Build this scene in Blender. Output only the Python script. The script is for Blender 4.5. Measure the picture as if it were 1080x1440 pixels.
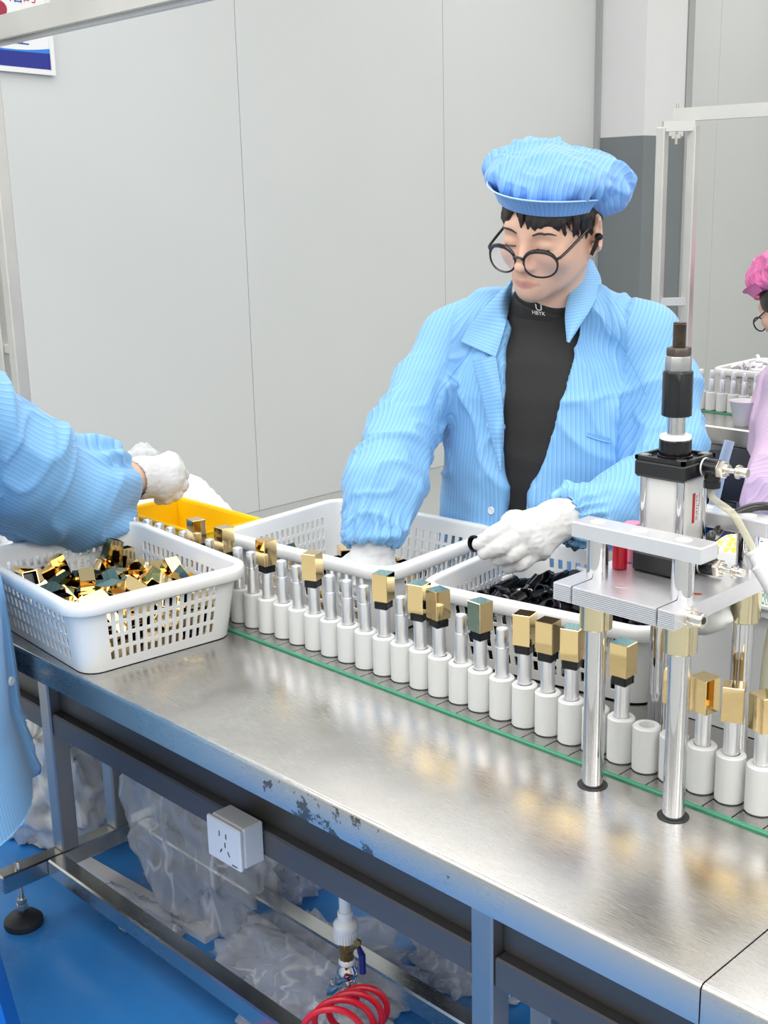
import bpy, bmesh, math, random
import numpy as np
from mathutils import Vector, Matrix, Euler
PI = math.pi
for o in list(bpy.data.objects): bpy.data.objects.remove(o)
S = bpy.context.scene
COL = S.collection

# ------------------------------------------------------------------ camera
YAW, PIT, ROL, FPX = 2.374543197698247, 0.25523674081667697, 0.0234985266849142, 1724.632256024498
EYE = 1.33                                   # camera height, metres
_fw = np.array([math.cos(YAW)*math.cos(PIT), math.sin(YAW)*math.cos(PIT), -math.sin(PIT)])
_rt = np.array([math.sin(YAW), -math.cos(YAW), 0.0]); _dn = np.cross(_fw, _rt)
_c, _s = math.cos(ROL), math.sin(ROL)
CX = _c*_rt + _s*_dn; CY = -_s*_rt + _c*_dn; CZ = _fw     # right, down, forward
cam = bpy.data.cameras.new('camera'); camo = bpy.data.objects.new('camera', cam); COL.objects.link(camo)
cam.sensor_fit = 'VERTICAL'; cam.sensor_height = 36.0; cam.lens = FPX/1440*36.0
cam.clip_start = 0.05; cam.clip_end = 60
M3 = Matrix((CX, -CY, -CZ)).transposed()
camo.matrix_world = Matrix.Translation((0, 0, EYE)) @ M3.to_4x4()
S.camera = camo
# ------------------------------------------------------------------ light and exposure
S.view_settings.view_transform = 'Standard'; S.view_settings.look = 'None'
S.view_settings.exposure = 0.0; S.view_settings.gamma = 1.0; S.view_settings.use_curve_mapping = False
W = bpy.data.worlds.new('world'); S.world = W; W.use_nodes = True
W.node_tree.nodes['Background'].inputs[0].default_value = (0.9, 0.95, 1.0, 1)
W.node_tree.nodes['Background'].inputs[1].default_value = 0.6
def strip_light(x, y, sx, sy, watts, z=2.93, col=(1.0, 0.975, 0.94)):
    l = bpy.data.lights.new('ceiling_strip', 'AREA'); l.shape = 'RECTANGLE'; l.size = sx; l.size_y = sy
    l.energy = watts; l.color = col
    o = bpy.data.objects.new('ceiling_strip', l); o.location = (x, y, z); COL.objects.link(o)
for yy in (-2.6, -0.2, 2.2, 4.6, 7.0):
    for xx in (-3.0, -1.0, 1.0, 3.0):
        strip_light(xx, yy, 1.6, 1.7, (17 if xx < 0 else 24) if yy > 1 else (40 if yy > -1 else 24))
cyc = S.cycles
cyc.max_bounces = 10; cyc.diffuse_bounces = 4; cyc.glossy_bounces = 5; cyc.transmission_bounces = 6; cyc.transparent_max_bounces = 16
cyc.use_denoising = True; cyc.sample_clamp_indirect = 8.0; cyc.caustics_reflective = False; cyc.caustics_refractive = False

# ------------------------------------------------------------------ helpers: points
def ray(px, py): return (px-540.0)*CX + (py-720.0)*CY + FPX*CZ
CAM = np.array([0, 0, EYE])
def at(px, py, d): return CAM + ray(px, py)/FPX*d           # point at distance d along the view axis
def aty(px, py, y):
    r = ray(px, py); return CAM + (y/r[1])*r
def atx(px, py, x):
    r = ray(px, py); return CAM + (x/r[0])*r
def atz(px, py, z):
    r = ray(px, py); return CAM + ((z-EYE)/r[2])*r
def V(p): return Vector((float(p[0]), float(p[1]), float(p[2])))
# ------------------------------------------------------------------ helpers: meshes
class MB:
    def __init__(s): s.v = []; s.f = []
    def add(s, vs, fs):
        n = len(s.v); s.v += [tuple(map(float, p)) for p in vs]; s.f += [tuple(i+n for i in f) for f in fs]; return s
    def box(s, x0, x1, y0, y1, z0, z1, R=None, c=None):
        vs = [(x0,y0,z0),(x1,y0,z0),(x1,y1,z0),(x0,y1,z0),(x0,y0,z1),(x1,y0,z1),(x1,y1,z1),(x0,y1,z1)]
        if R is not None: vs = [R @ Vector(p) + Vector(c) for p in vs]
        return s.add(vs, [(0,3,2,1),(4,5,6,7),(0,1,5,4),(1,2,6,5),(2,3,7,6),(3,0,4,7)])
    def bbox(s, x0, x1, y0, y1, z0, z1, b=0.002, R=None, c=None):        # bevelled box
        bm = bmesh.new(); bmesh.ops.create_cube(bm, size=1)
        for v in bm.verts: v.co = Vector(((x0+x1)/2+v.co.x*(x1-x0), (y0+y1)/2+v.co.y*(y1-y0), (z0+z1)/2+v.co.z*(z1-z0)))
        bmesh.ops.bevel(bm, geom=list(bm.edges), offset=b, segments=1, profile=0.5, affect='EDGES')
        if R is not None:
            for v in bm.verts: v.co = R @ v.co + Vector(c)
        bm.verts.index_update()
        s.add([v.co[:] for v in bm.verts], [tuple(v.index for v in f.verts) for f in bm.faces]); bm.free(); return s
    def lathe(s, prof, c=(0,0,0), axis=(0,0,1), n=24, caps=True):     # prof: [(r, t)]
        a = Vector(axis).normalized(); u = a.orthogonal().normalized(); w = a.cross(u); c = Vector(c)
        vs = []
        for r, t in prof:
            for k in range(n):
                q = 2*PI*k/n; vs.append(c + a*t + (u*math.cos(q)+w*math.sin(q))*r)
        fs = []
        for j in range(len(prof)-1):
            for k in range(n):
                k2 = (k+1) % n; fs.append((j*n+k, j*n+k2, (j+1)*n+k2, (j+1)*n+k))
        if caps:
            fs.append(tuple(range(n-1, -1, -1))); fs.append(tuple((len(prof)-1)*n+k for k in range(n)))
        return s.add(vs, fs)
    def cyl(s, p0, p1, r, n=20, r1=None, ch=0.0):
        p0 = Vector(p0); p1 = Vector(p1); L = (p1-p0).length; r1 = r if r1 is None else r1
        pr = [(r, 0), (r1, L)] if ch == 0 else [(r-ch, 0), (r, ch), (r1, L-ch), (r1-ch, L)]
        return s.lathe(pr, p0, p1-p0, n)
    def tube(s, pts, rad, n=10, caps=True, closed=False):
        pts = [Vector(tuple(map(float, p))) for p in pts]; m = len(pts)
        rad = [rad]*m if not hasattr(rad, '__len__') else rad
        vs = []; u = None
        for i in range(m):
            a = pts[(i+1) % m if closed else min(i+1, m-1)] - pts[(i-1) % m if closed else max(i-1, 0)]; a.normalize()
            if u is None: u = a.orthogonal().normalized()
            u = (u - a*u.dot(a)).normalized(); w = a.cross(u)
            for k in range(n):
                q = 2*PI*k/n; vs.append(pts[i] + (u*math.cos(q)+w*math.sin(q))*rad[i])
        fs = []
        for i in range(m if closed else m-1):
            for k in range(n):
                k2 = (k+1) % n; i2 = (i+1) % m; fs.append((i*n+k, i*n+k2, i2*n+k2, i2*n+k))
        if caps and not closed:
            fs.append(tuple(range(n-1, -1, -1))); fs.append(tuple((m-1)*n+k for k in range(n)))
        return s.add(vs, fs)
    def prism(s, poly, z0, z1, T=None):        # poly: CCW [(x,y)]; T maps (x,y,z) to a point
        n = len(poly); T = T or (lambda x, y, z: (x, y, z))
        vs = [T(x, y, z0) for x, y in poly] + [T(x, y, z1) for x, y in poly]
        return s.add(vs, [tuple(range(n-1, -1, -1)), tuple(range(n, 2*n))] + [(i, (i+1) % n, n+(i+1) % n, n+i) for i in range(n)])
    def grid(s, P):                            # P: array (a, b, 3)
        a, b = P.shape[:2]
        return s.add([tuple(p) for p in P.reshape(-1, 3)], [(i*b+j, (i+1)*b+j, (i+1)*b+j+1, i*b+j+1) for i in range(a-1) for j in range(b-1)])
def spline(P, n=40):
    P = np.array(P, float); m = len(P); out = []
    Q = np.vstack([2*P[0]-P[1], P, 2*P[-1]-P[-2]])
    for k in range(n):
        t = k/(n-1)*(m-1); i = min(int(t), m-2); t -= i; a, b, c, d = Q[i:i+4]
        out.append(0.5*((2*b)+(-a+c)*t+(2*a-5*b+4*c-d)*t*t+(-a+3*b-3*c+d)*t**3))
    return np.array(out)
def obj(name, mb, m, parent=None, smooth=True, sharp=35, world=True, mods=None):
    """ONE mesh object; vertices given in the scene's coordinates are shifted to the parent's base (world=True)."""
    me = bpy.data.meshes.new(name)
    if isinstance(mb, MB): v, f = mb.v, mb.f
    else: v, f = mb
    v = np.asarray(v, float)
    if parent is not None and world:
        off = Vector((0, 0, 0)); q = parent
        while q is not None: off += q.location; q = q.parent
        v = v - np.array(off)
    me.from_pydata([tuple(p) for p in v], [], [tuple(map(int, q)) for q in f])
    me.validate(); me.update()
    if smooth:
        me.shade_smooth()
        if sharp < 180: me.set_sharp_from_angle(angle=math.radians(sharp))
    for mm in (m if isinstance(m, (list, tuple)) else [m]): me.materials.append(mm)
    o = bpy.data.objects.new(name, me); COL.objects.link(o)
    if parent is not None: o.parent = parent
    return o
def tag(o, label, cat, group=None, kind=None):
    if label: o['label'] = label
    if cat: o['category'] = cat
    if group: o['group'] = group
    if kind: o['kind'] = kind
    return o
def thing(name, label, cat, loc=(0, 0, 0), rz=0.0, group=None):
    o = bpy.data.objects.new(name, None); COL.objects.link(o); o.location = V(loc); o.rotation_euler = (0, 0, rz)
    o.empty_display_size = 0.05
    return tag(o, label, cat, group)
def struct(name, mb, m, parent=None, **k):
    o = obj(name, mb, m, parent, **k); o['kind'] = 'structure'; return o
def dup(root, loc=None, rot=None, label=None, group=None):
    r = root.copy(); COL.objects.link(r)
    if loc is not None: r.location = V(loc)
    if rot is not None: r.rotation_euler = rot
    if label: r['label'] = label
    if group: r['group'] = group
    for ch in list(root.children):
        c = ch.copy(); COL.objects.link(c); c.parent = r
        for g in ch.children:
            d = g.copy(); COL.objects.link(d); d.parent = c
    return r
# ------------------------------------------------------------------ helpers: materials
def mat(name, col, rough=0.5, metal=0.0, var=0.0, vscale=8.0, bump=0.0, bscale=60.0, rvar=0.0, stretch=(1, 1, 1), **kw):
    m = bpy.data.materials.new(name); m.use_nodes = True; nt = m.node_tree; N = nt.nodes; L = nt.links
    b = N['Principled BSDF']; b.inputs['Base Color'].default_value = (*col, 1); b.inputs['Roughness'].default_value = rough
    b.inputs['Metallic'].default_value = metal
    for k, v in kw.items(): b.inputs[k.replace('_', ' ')].default_value = v
    if var or bump or rvar:
        tc = N.new('ShaderNodeTexCoord'); mp = N.new('ShaderNodeMapping'); mp.inputs['Scale'].default_value = stretch
        L.new(tc.outputs['Object'], mp.inputs['Vector'])
    if var or rvar:
        n = N.new('ShaderNodeTexNoise'); n.inputs['Scale'].default_value = vscale; n.inputs['Detail'].default_value = 5
        L.new(mp.outputs[0], n.inputs['Vector'])
    if var:
        r = N.new('ShaderNodeMapRange'); r.inputs[1].default_value = 0.3; r.inputs[2].default_value = 0.7
        r.inputs[3].default_value = 1-var; r.inputs[4].default_value = 1+var*0.5; L.new(n.outputs[0], r.inputs[0])
        mx = N.new('ShaderNodeVectorMath'); mx.operation = 'SCALE'; mx.inputs[0].default_value = col
        L.new(r.outputs[0], mx.inputs['Scale']); L.new(mx.outputs[0], b.inputs['Base Color'])
    if rvar:
        r2 = N.new('ShaderNodeMapRange'); r2.inputs[1].default_value = 0.3; r2.inputs[2].default_value = 0.7
        r2.inputs[3].default_value = max(0.02, rough-rvar); r2.inputs[4].default_value = rough+rvar
        L.new(n.outputs[0], r2.inputs[0]); L.new(r2.outputs[0], b.inputs['Roughness'])
    if bump:
        n2 = N.new('ShaderNodeTexNoise'); n2.inputs['Scale'].default_value = bscale; n2.inputs['Detail'].default_value = 4
        L.new(mp.outputs[0], n2.inputs['Vector']); bp = N.new('ShaderNodeBump'); bp.inputs['Strength'].default_value = bump
        bp.inputs['Distance'].default_value = 0.002; L.new(n2.outputs[0], bp.inputs['Height']); L.new(bp.outputs[0], b.inputs['Normal'])
    return m
def srgb(r, g, b):
    f = lambda c: (c/255/12.92) if c/255 <= 0.04045 else ((c/255+0.055)/1.055)**2.4
    return (f(r), f(g), f(b))
def node(m, kind, **k):
    n = m.node_tree.nodes.new(kind)
    for a, v in k.items(): setattr(n, a, v)
    return n
MT = {}
MT['wall'] = mat('wall_paint', (0.66, 0.68, 0.672), 0.55, var=0.015, vscale=2)
MT['white_paint'] = mat('white_paint', (0.76, 0.76, 0.77), 0.6, var=0.02, vscale=3)
MT['grey_paint'] = mat('grey_paint', srgb(122, 128, 131), 0.55, var=0.05, vscale=4)
MT['trim'] = mat('trim_grey', srgb(170, 172, 172), 0.4)
MT['ceiling'] = mat('ceiling_white', (0.85, 0.85, 0.85), 0.7)
MT['floor_grey'] = mat('grey_bounce_floor', srgb(176, 178, 176), 0.3, var=0.05, vscale=2)
MT['floor'] = mat('blue_epoxy', srgb(56, 142, 220), 0.26, var=0.12, vscale=3.5, rvar=0.06, bump=0.06, bscale=9)
# brushed stainless: fine scratches in two directions
def steel(name, col, rough, rvar, brush=(4, 90, 90), bump=0.03, wear=0.06):
    m = mat(name, col, rough, 1.0, var=wear, vscale=5)
    nt = m.node_tree; N = nt.nodes; L = nt.links; b = N['Principled BSDF']
    tc = N.new('ShaderNodeTexCoord'); mp = N.new('ShaderNodeMapping'); mp.inputs['Scale'].default_value = brush
    L.new(tc.outputs['Object'], mp.inputs['Vector'])
    n = N.new('ShaderNodeTexNoise'); n.inputs['Scale'].default_value = 12; n.inputs['Detail'].default_value = 6; L.new(mp.outputs[0], n.inputs['Vector'])
    n2 = N.new('ShaderNodeTexNoise'); n2.inputs['Scale'].default_value = 6; n2.inputs['Detail'].default_value = 5; L.new(tc.outputs['Object'], n2.inputs['Vector'])
    ad = N.new('ShaderNodeMath'); ad.operation = 'ADD'; L.new(n.outputs[0], ad.inputs[0]); L.new(n2.outputs[0], ad.inputs[1])
    r = N.new('ShaderNodeMapRange'); r.inputs[1].default_value = 0.7; r.inputs[2].default_value = 1.3
    r.inputs[3].default_value = max(0.03, rough-rvar); r.inputs[4].default_value = rough+rvar
    L.new(ad.outputs[0], r.inputs[0]); L.new(r.outputs[0], b.inputs['Roughness'])
    bp = N.new('ShaderNodeBump'); bp.inputs['Strength'].default_value = bump; bp.inputs['Distance'].default_value = 0.001
    L.new(n.outputs[0], bp.inputs['Height']); L.new(bp.outputs[0], b.inputs['Normal'])
    return m
MT['top'] = steel('worn_steel_top', (0.60, 0.585, 0.56), 0.25, 0.09, bump=0.04, wear=0.10)
MT['steel'] = steel('steel_tube', (0.60, 0.60, 0.58), 0.23, 0.05, brush=(6, 60, 60), bump=0.012, wear=0.03)
MT['leg'] = steel('brushed_leg', (0.44, 0.43, 0.42), 0.46, 0.06, brush=(60, 60, 6), bump=0.012, wear=0.03)
MT['plate'] = steel('conveyor_steel', (0.50, 0.49, 0.48), 0.30, 0.08, brush=(3, 120, 40))
MT['rack'] = steel('rack_steel', (0.70, 0.69, 0.66), 0.48, 0.08, brush=(60, 60, 6))
MT['chrome'] = mat('chrome', (0.66, 0.66, 0.68), 0.07, 1.0)
MT['nickel'] = mat('nickel', (0.74, 0.70, 0.62), 0.18, 1.0)
MT['alu'] = mat('anodised_aluminium', (0.80, 0.80, 0.82), 0.36, 0.75, var=0.04, vscale=20, bump=0.03, bscale=400)
MT['tube_alu'] = mat('silver_tube', (0.84, 0.84, 0.86), 0.32, 1.0)
MT['collar_gold'] = mat('yellow_chrome', (0.70, 0.62, 0.42), 0.10, 1.0)
MT['rust'] = mat('dark_steel', (0.16, 0.13, 0.11), 0.45, 0.9, var=0.3, vscale=60)
MT['grey_metal'] = mat('cast_grey', (0.42, 0.42, 0.42), 0.45, 0.8, var=0.15, vscale=80)
MT['gold'] = mat('mirror_gold', (0.92, 0.70, 0.36), 0.05, 1.0)
MT['black'] = mat('black_plastic', (0.008, 0.008, 0.010), 0.14)
MT['blackmat'] = mat('black_matt', (0.02, 0.02, 0.022), 0.5)
MT['black_ano'] = mat('black_anodised', (0.015, 0.015, 0.017), 0.3, 0.0, bump=0.02, bscale=300)
MT['dark_channel'] = mat('dark_channel', srgb(100, 98, 100), 0.42, 0.25, var=0.05, vscale=6)
MT['dark_panel'] = mat('dark_panel', srgb(88, 85, 82), 0.40, 0.35, var=0.06, vscale=6)
MT['green'] = mat('green_guide', srgb(62, 150, 112), 0.35, var=0.05, vscale=30)
MT['puck'] = mat('milky_nylon', (0.86, 0.86, 0.845), 0.36, var=0.02, vscale=30)
MT['basket'] = mat('white_basket_plastic', (0.92, 0.92, 0.91), 0.32)
MT['white_plastic'] = mat('white_plastic', (0.86, 0.86, 0.86), 0.35)
MT['socket'] = mat('socket_white', (0.80, 0.80, 0.83), 0.3)
MT['pvc'] = mat('white_pvc', (0.84, 0.84, 0.83), 0.4, var=0.03, vscale=40)
MT['yellow'] = mat('yellow_plastic', srgb(250, 205, 10), 0.35)
MT['brass'] = mat('aged_brass', (0.30, 0.20, 0.07), 0.38, 0.9, var=0.3, vscale=70)
MT['blue_handle'] = mat('blue_vinyl', srgb(22, 32, 110), 0.35)
MT['red_hose'] = mat('red_hose', srgb(225, 28, 50), 0.3)
MT['red'] = mat('red_lacquer', srgb(225, 22, 52), 0.3)
MT['pink'] = mat('pink_plastic', srgb(245, 140, 180), 0.4)
MT['blue_bin'] = mat('blue_plastic', srgb(28, 120, 215), 0.35)
MT['red_print'] = mat('red_print', srgb(190, 35, 50), 0.5)
MT['ink'] = mat('black_ink', srgb(60, 60, 66), 0.5)
MT['white_print'] = mat('white_print', (0.85, 0.85, 0.85), 0.5)
MT['corrug'] = mat('white_foam', (0.86, 0.86, 0.87), 0.6)
def clear_mat(name, tint, fac, rough=0.1, haze=(0.9, 0.92, 0.95), streak=0.0):
    """thin clear film: part transparent, part a glossy milky surface, milkier along its creases"""
    m = bpy.data.materials.new(name); m.use_nodes = True; nt = m.node_tree; N = nt.nodes; L = nt.links
    b = N['Principled BSDF']; b.inputs['Base Color'].default_value = (*haze, 1); b.inputs['Roughness'].default_value = rough
    t = N.new('ShaderNodeBsdfTransparent'); t.inputs[0].default_value = (*tint, 1)
    mx = N.new('ShaderNodeMixShader'); L.new(t.outputs[0], mx.inputs[1]); L.new(b.outputs[0], mx.inputs[2])
    lw = N.new('ShaderNodeLayerWeight'); lw.inputs[0].default_value = 0.35
    mr = N.new('ShaderNodeMapRange'); mr.inputs[3].default_value = fac; mr.inputs[4].default_value = min(1, fac+0.45)
    L.new(lw.outputs['Facing'], mr.inputs[0]); src = mr.outputs[0]
    if streak:
        tc = N.new('ShaderNodeTexCoord'); mp = N.new('ShaderNodeMapping'); mp.inputs['Scale'].default_value = (1, 1, 0.35); mp.inputs['Rotation'].default_value = (0.3, 0.5, 0.4); L.new(tc.outputs['Object'], mp.inputs[0])
        n = N.new('ShaderNodeTexNoise'); n.inputs['Scale'].default_value = 8; n.inputs['Detail'].default_value = 2.5; n.inputs['Distortion'].default_value = 0.8; L.new(mp.outputs[0], n.inputs[0])
        s1 = N.new('ShaderNodeMath'); s1.operation = 'SUBTRACT'; s1.inputs[1].default_value = 0.5; L.new(n.outputs[0], s1.inputs[0])
        s2 = N.new('ShaderNodeMath'); s2.operation = 'ABSOLUTE'; L.new(s1.outputs[0], s2.inputs[0])
        r = N.new('ShaderNodeMapRange'); r.inputs[1].default_value = 0.0; r.inputs[2].default_value = 0.03; r.inputs[3].default_value = streak; r.inputs[4].default_value = 0.0; L.new(s2.outputs[0], r.inputs[0])
        ad = N.new('ShaderNodeMath'); ad.operation = 'ADD'; ad.use_clamp = True; L.new(src, ad.inputs[0]); L.new(r.outputs[0], ad.inputs[1]); src = ad.outputs[0]
        bp = N.new('ShaderNodeBump'); bp.inputs['Strength'].default_value = 0.35; bp.inputs['Distance'].default_value = 0.01; L.new(n.outputs[0], bp.inputs['Height']); L.new(bp.outputs[0], b.inputs['Normal'])
    L.new(src, mx.inputs[0]); L.new(mx.outputs[0], N['Material Output'].inputs[0])
    return m
MT['film'] = clear_mat('clear_bag_film', (0.97, 0.98, 1.0), 0.24, 0.15, (0.96, 0.97, 0.98), streak=0.36)
MT['film2'] = clear_mat('milky_bag_film', (0.97, 0.98, 1.0), 0.62, 0.3, (0.96, 0.96, 0.96), streak=0.35)
MT['lens'] = clear_mat('spectacle_lens', (0.99, 0.97, 0.98), 0.05, 0.03, (0.9, 0.85, 0.9))
MT['hose_clear'] = clear_mat('clear_hose', (0.92, 0.90, 0.78), 0.35, 0.1, (0.75, 0.73, 0.6))
MT['hose_blue'] = clear_mat('pale_blue_hose', (0.75, 0.85, 1.0), 0.35, 0.1, (0.6, 0.72, 0.92))
MT['hose_smoke'] = mat('smoke_hose', (0.03, 0.028, 0.025), 0.12)
# scuffs on the steel lip: patches of their own shape where the film came off
def scuffed(name, base):
    m = steel(name, base, 0.30, 0.08, brush=(6, 60, 60)); N = m.node_tree.nodes; L = m.node_tree.links; b = N['Principled BSDF']
    tc = N.new('ShaderNodeTexCoord'); mp = N.new('ShaderNodeMapping'); mp.inputs['Scale'].default_value = (1, 1, 1); L.new(tc.outputs['Object'], mp.inputs[0])
    n = N.new('ShaderNodeTexNoise'); n.inputs['Scale'].default_value = 26; n.inputs['Detail'].default_value = 7; n.inputs['Roughness'].default_value = 0.7
    L.new(mp.outputs[0], n.inputs[0])
    sp = N.new('ShaderNodeSeparateXYZ'); L.new(tc.outputs['Object'], sp.inputs[0])      # worst where hands and crates rub, near the middle leg
    d1 = N.new('ShaderNodeMath'); d1.operation = 'SUBTRACT'; d1.inputs[1].default_value = 0.22; L.new(sp.outputs[0], d1.inputs[0])
    d2 = N.new('ShaderNodeMath'); d2.operation = 'ABSOLUTE'; L.new(d1.outputs[0], d2.inputs[0])
    d3 = N.new('ShaderNodeMapRange'); d3.inputs[1].default_value = 0.02; d3.inputs[2].default_value = 0.42; d3.inputs[3].default_value = 0.10; d3.inputs[4].default_value = -0.12; L.new(d2.outputs[0], d3.inputs[0])
    ad = N.new('ShaderNodeMath'); ad.operation = 'ADD'; L.new(n.outputs[0], ad.inputs[0]); L.new(d3.outputs[0], ad.inputs[1])
    r = N.new('ShaderNodeMapRange'); r.inputs[1].default_value = 0.632; r.inputs[2].default_value = 0.645; L.new(ad.outputs[0], r.inputs[0])
    mx = N.new('ShaderNodeMix'); mx.data_type = 'RGBA'; mx.inputs[6].default_value = (*base, 1); mx.inputs[7].default_value = (0.16, 0.15, 0.14, 1)
    L.new(r.outputs[0], mx.inputs[0]); L.new(mx.outputs[2], b.inputs['Base Color'])
    return m
MT['lip'] = scuffed('scuffed_steel_lip', (0.52, 0.52, 0.51))
# ------------------------------------------------------------------ helpers: noise and crumpled film
def _hash(i, j, k, seed):
    h = (i.astype(np.int64)*374761393 + j.astype(np.int64)*668265263 + k.astype(np.int64)*2147483647 + seed*974634777) & 0xffffffff
    h = ((h ^ (h >> 13))*1274126177) & 0xffffffff
    return ((h ^ (h >> 16)) & 0xffff).astype(np.float64)/32767.5 - 1.0
def noise(p, seed=0):
    p = np.asarray(p, float); i = np.floor(p); f = p-i; f = f*f*f*(f*(f*6-15)+10); i = i.astype(np.int64); r = 0
    for a in (0, 1):
        for b in (0, 1):
            for c in (0, 1):
                w = (f[:, 0] if a else 1-f[:, 0])*(f[:, 1] if b else 1-f[:, 1])*(f[:, 2] if c else 1-f[:, 2])
                r = r + w*_hash(i[:, 0]+a, i[:, 1]+b, i[:, 2]+c, seed)
    return r
def ridged(p, seed=0): return 1-2*np.abs(noise(p, seed))
def crease(p, seed=0, e=4): return (1-np.abs(noise(p, seed)))**e-0.35      # thin sharp folds
def mesh_normals(v, f):
    v = np.asarray(v); n = np.zeros_like(v)
    for q in (np.array([t for t in f if len(t) == 4]), np.array([t for t in f if len(t) == 3])):
        if len(q) == 0: continue
        fn = np.cross(v[q[:, 1]]-v[q[:, 0]], v[q[:, 2]]-v[q[:, 0]]) if q.shape[1] == 3 else np.cross(v[q[:, 2]]-v[q[:, 0]], v[q[:, 3]]-v[q[:, 1]])
        for c in range(q.shape[1]): np.add.at(n, q[:, c], fn)
    return n/np.maximum(np.linalg.norm(n, axis=1, keepdims=True), 1e-12)
def crumple(c, r, seed=0, n=64, amp=0.35, freq=3.0, floor=None, top=None, flat=1.0):
    """a crumpled film shape: an ellipsoid pushed into sharp folds, cut flat where it lies on something"""
    th = np.linspace(0, 2*PI, n, endpoint=False); ph = np.linspace(0.02, PI-0.02, n//2)
    P = np.array([[math.sin(b)*math.cos(a), math.sin(b)*math.sin(a), math.cos(b)] for b in ph for a in th])
    k = ridged(P*freq+seed*7.3, seed)*0.5 + ridged(P*freq*2.3+3.1, seed+1)*0.3 + noise(P*freq*0.6, seed+2)*0.5
    k += 0.10*ridged(P*freq*3.7+1.7, seed+3)+0.6*crease(P*np.array((1, 1, 0.55))*freq*1.0+noise(P*2, seed)[:, None]*0.6, seed+9, 4)
    Q = P*(1+amp*k)[:, None]*np.array(r) + np.array(c)
    if floor is not None: Q[:, 2] = np.where(Q[:, 2] < floor+0.004, floor+0.004+0.004*np.abs(noise(Q*30, seed+5)), Q[:, 2])
    m = n//2; fs = [(i*n+j, (i+1)*n+j, (i+1)*n+(j+1) % n, i*n+(j+1) % n) for i in range(m-1) for j in range(n)]
    return Q, fs
# ================================================================== the room
ZT = 0.65                                    # table top height
fl = struct('floor', MB().box(-4.2, 4.0, -4.0, 9.0, -0.05, -0.001), MT['floor_grey'])  # unseen grey floor, invented to keep reflections and wall bounce neutral
struct('floor_zone', MB().box(-2.75, 0.15, -0.15, 2.6, -0.02, 0.0), MT['floor'])      # blue coating, ended near the work line to keep reflections less blue
struct('ceiling', MB().box(-4.2, 4.0, -4.0, 9.0, 3.0, 3.05), MT['ceiling'])
wb = struct('wall_back', MB().box(-4.2, -4.105, -4.0, 9.0, 0.0, 3.0), MT['trim'])
ys = [-4.0, -2.75, -1.56, -0.37, 0.82, 2.01, 3.20, 4.40, 5.60, 6.79, 7.98, 9.0]
for a, b in zip(ys[:-1], ys[1:]):
    obj('wall_panel', MB().bbox(-4.105, -4.1, a+0.0012, b-0.0012, 0.0, 2.999, 0.001), MT['wall'], wb)
struct('wall_right', MB().box(-4.2, 4.0, 9.0, 9.1, 0.0, 3.0), MT['wall'])
struct('wall_left', MB().box(-4.2, 4.0, -4.1, -4.0, 0.0, 3.0), MT['wall'])
struct('wall_front', MB().box(4.0, 4.1, -4.0, 9.0, 0.0, 3.0), MT['wall'])
# concrete column standing in front of the panels, grey below and white above
pc = struct('wall_column', MB().box(-4.1, -3.799, 5.588, 5.96, 0.0, 3.0), MT['white_paint'])
edge = [(0.0, 1.575)]; random.seed(4)
bm_ = MB().bbox(-4.101, -3.797, 5.586, 5.962, 0.0, 1.582, 0.001)
obj('painted_base', bm_, MT['grey_paint'], pc)
struct('trim_1', MB().box(-4.1, -4.07, 5.565, 5.588, 0.0, 3.0), MT['trim'])
struct('trim_2', MB().bbox(-4.1, -3.79, 5.965, 6.02, 0.0, 3.0, 0.002), MT['trim'])

# ================================================================== work table with the conveyor
XL, XR, SEAM = -2.75, 0.35, -0.487
YE, YG = 0.842, 1.117
tb = thing('conveyor_table', 'long stainless steel work table with a slat conveyor down its middle', 'table', (-1.2, 1.0, 0))
def top_sheet(x0, x1, name):
    # rounded front arris: the sheet runs over the edge and down as the lip
    prof = [(YG-0.002, ZT)] + [(YE+0.006-0.006*math.sin(a), ZT-0.006+0.006*math.cos(a)) for a in np.linspace(0, PI/2, 5)] + [(YE, ZT-0.041), (YE+0.012, ZT-0.041), (YE+0.012, ZT-0.012), (YG-0.002, ZT-0.012)]
    mb = MB(); n = len(prof)
    mb.add([(x0, y, z) for y, z in prof] + [(x1, y, z) for y, z in prof], [tuple(range(n)), tuple(range(2*n-1, n-1, -1))] + [(i, n+i, n+(i+1) % n, (i+1) % n) for i in range(n)])
    return mb
def split_lip(o):     # the vertical lip carries the scuffed material
    o.data.materials.append(MT['lip'])
    for p in o.data.polygons:
        if abs(p.normal.y) > 0.9 and p.center.y+1.0 < YE+0.004: p.material_index = 1
split_lip(obj('tabletop', top_sheet(XL, SEAM-0.0008, 't'), MT['top'], tb))
split_lip(obj('tabletop', top_sheet(SEAM+0.0008, XR, 't'), MT['top'], tb))
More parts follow.
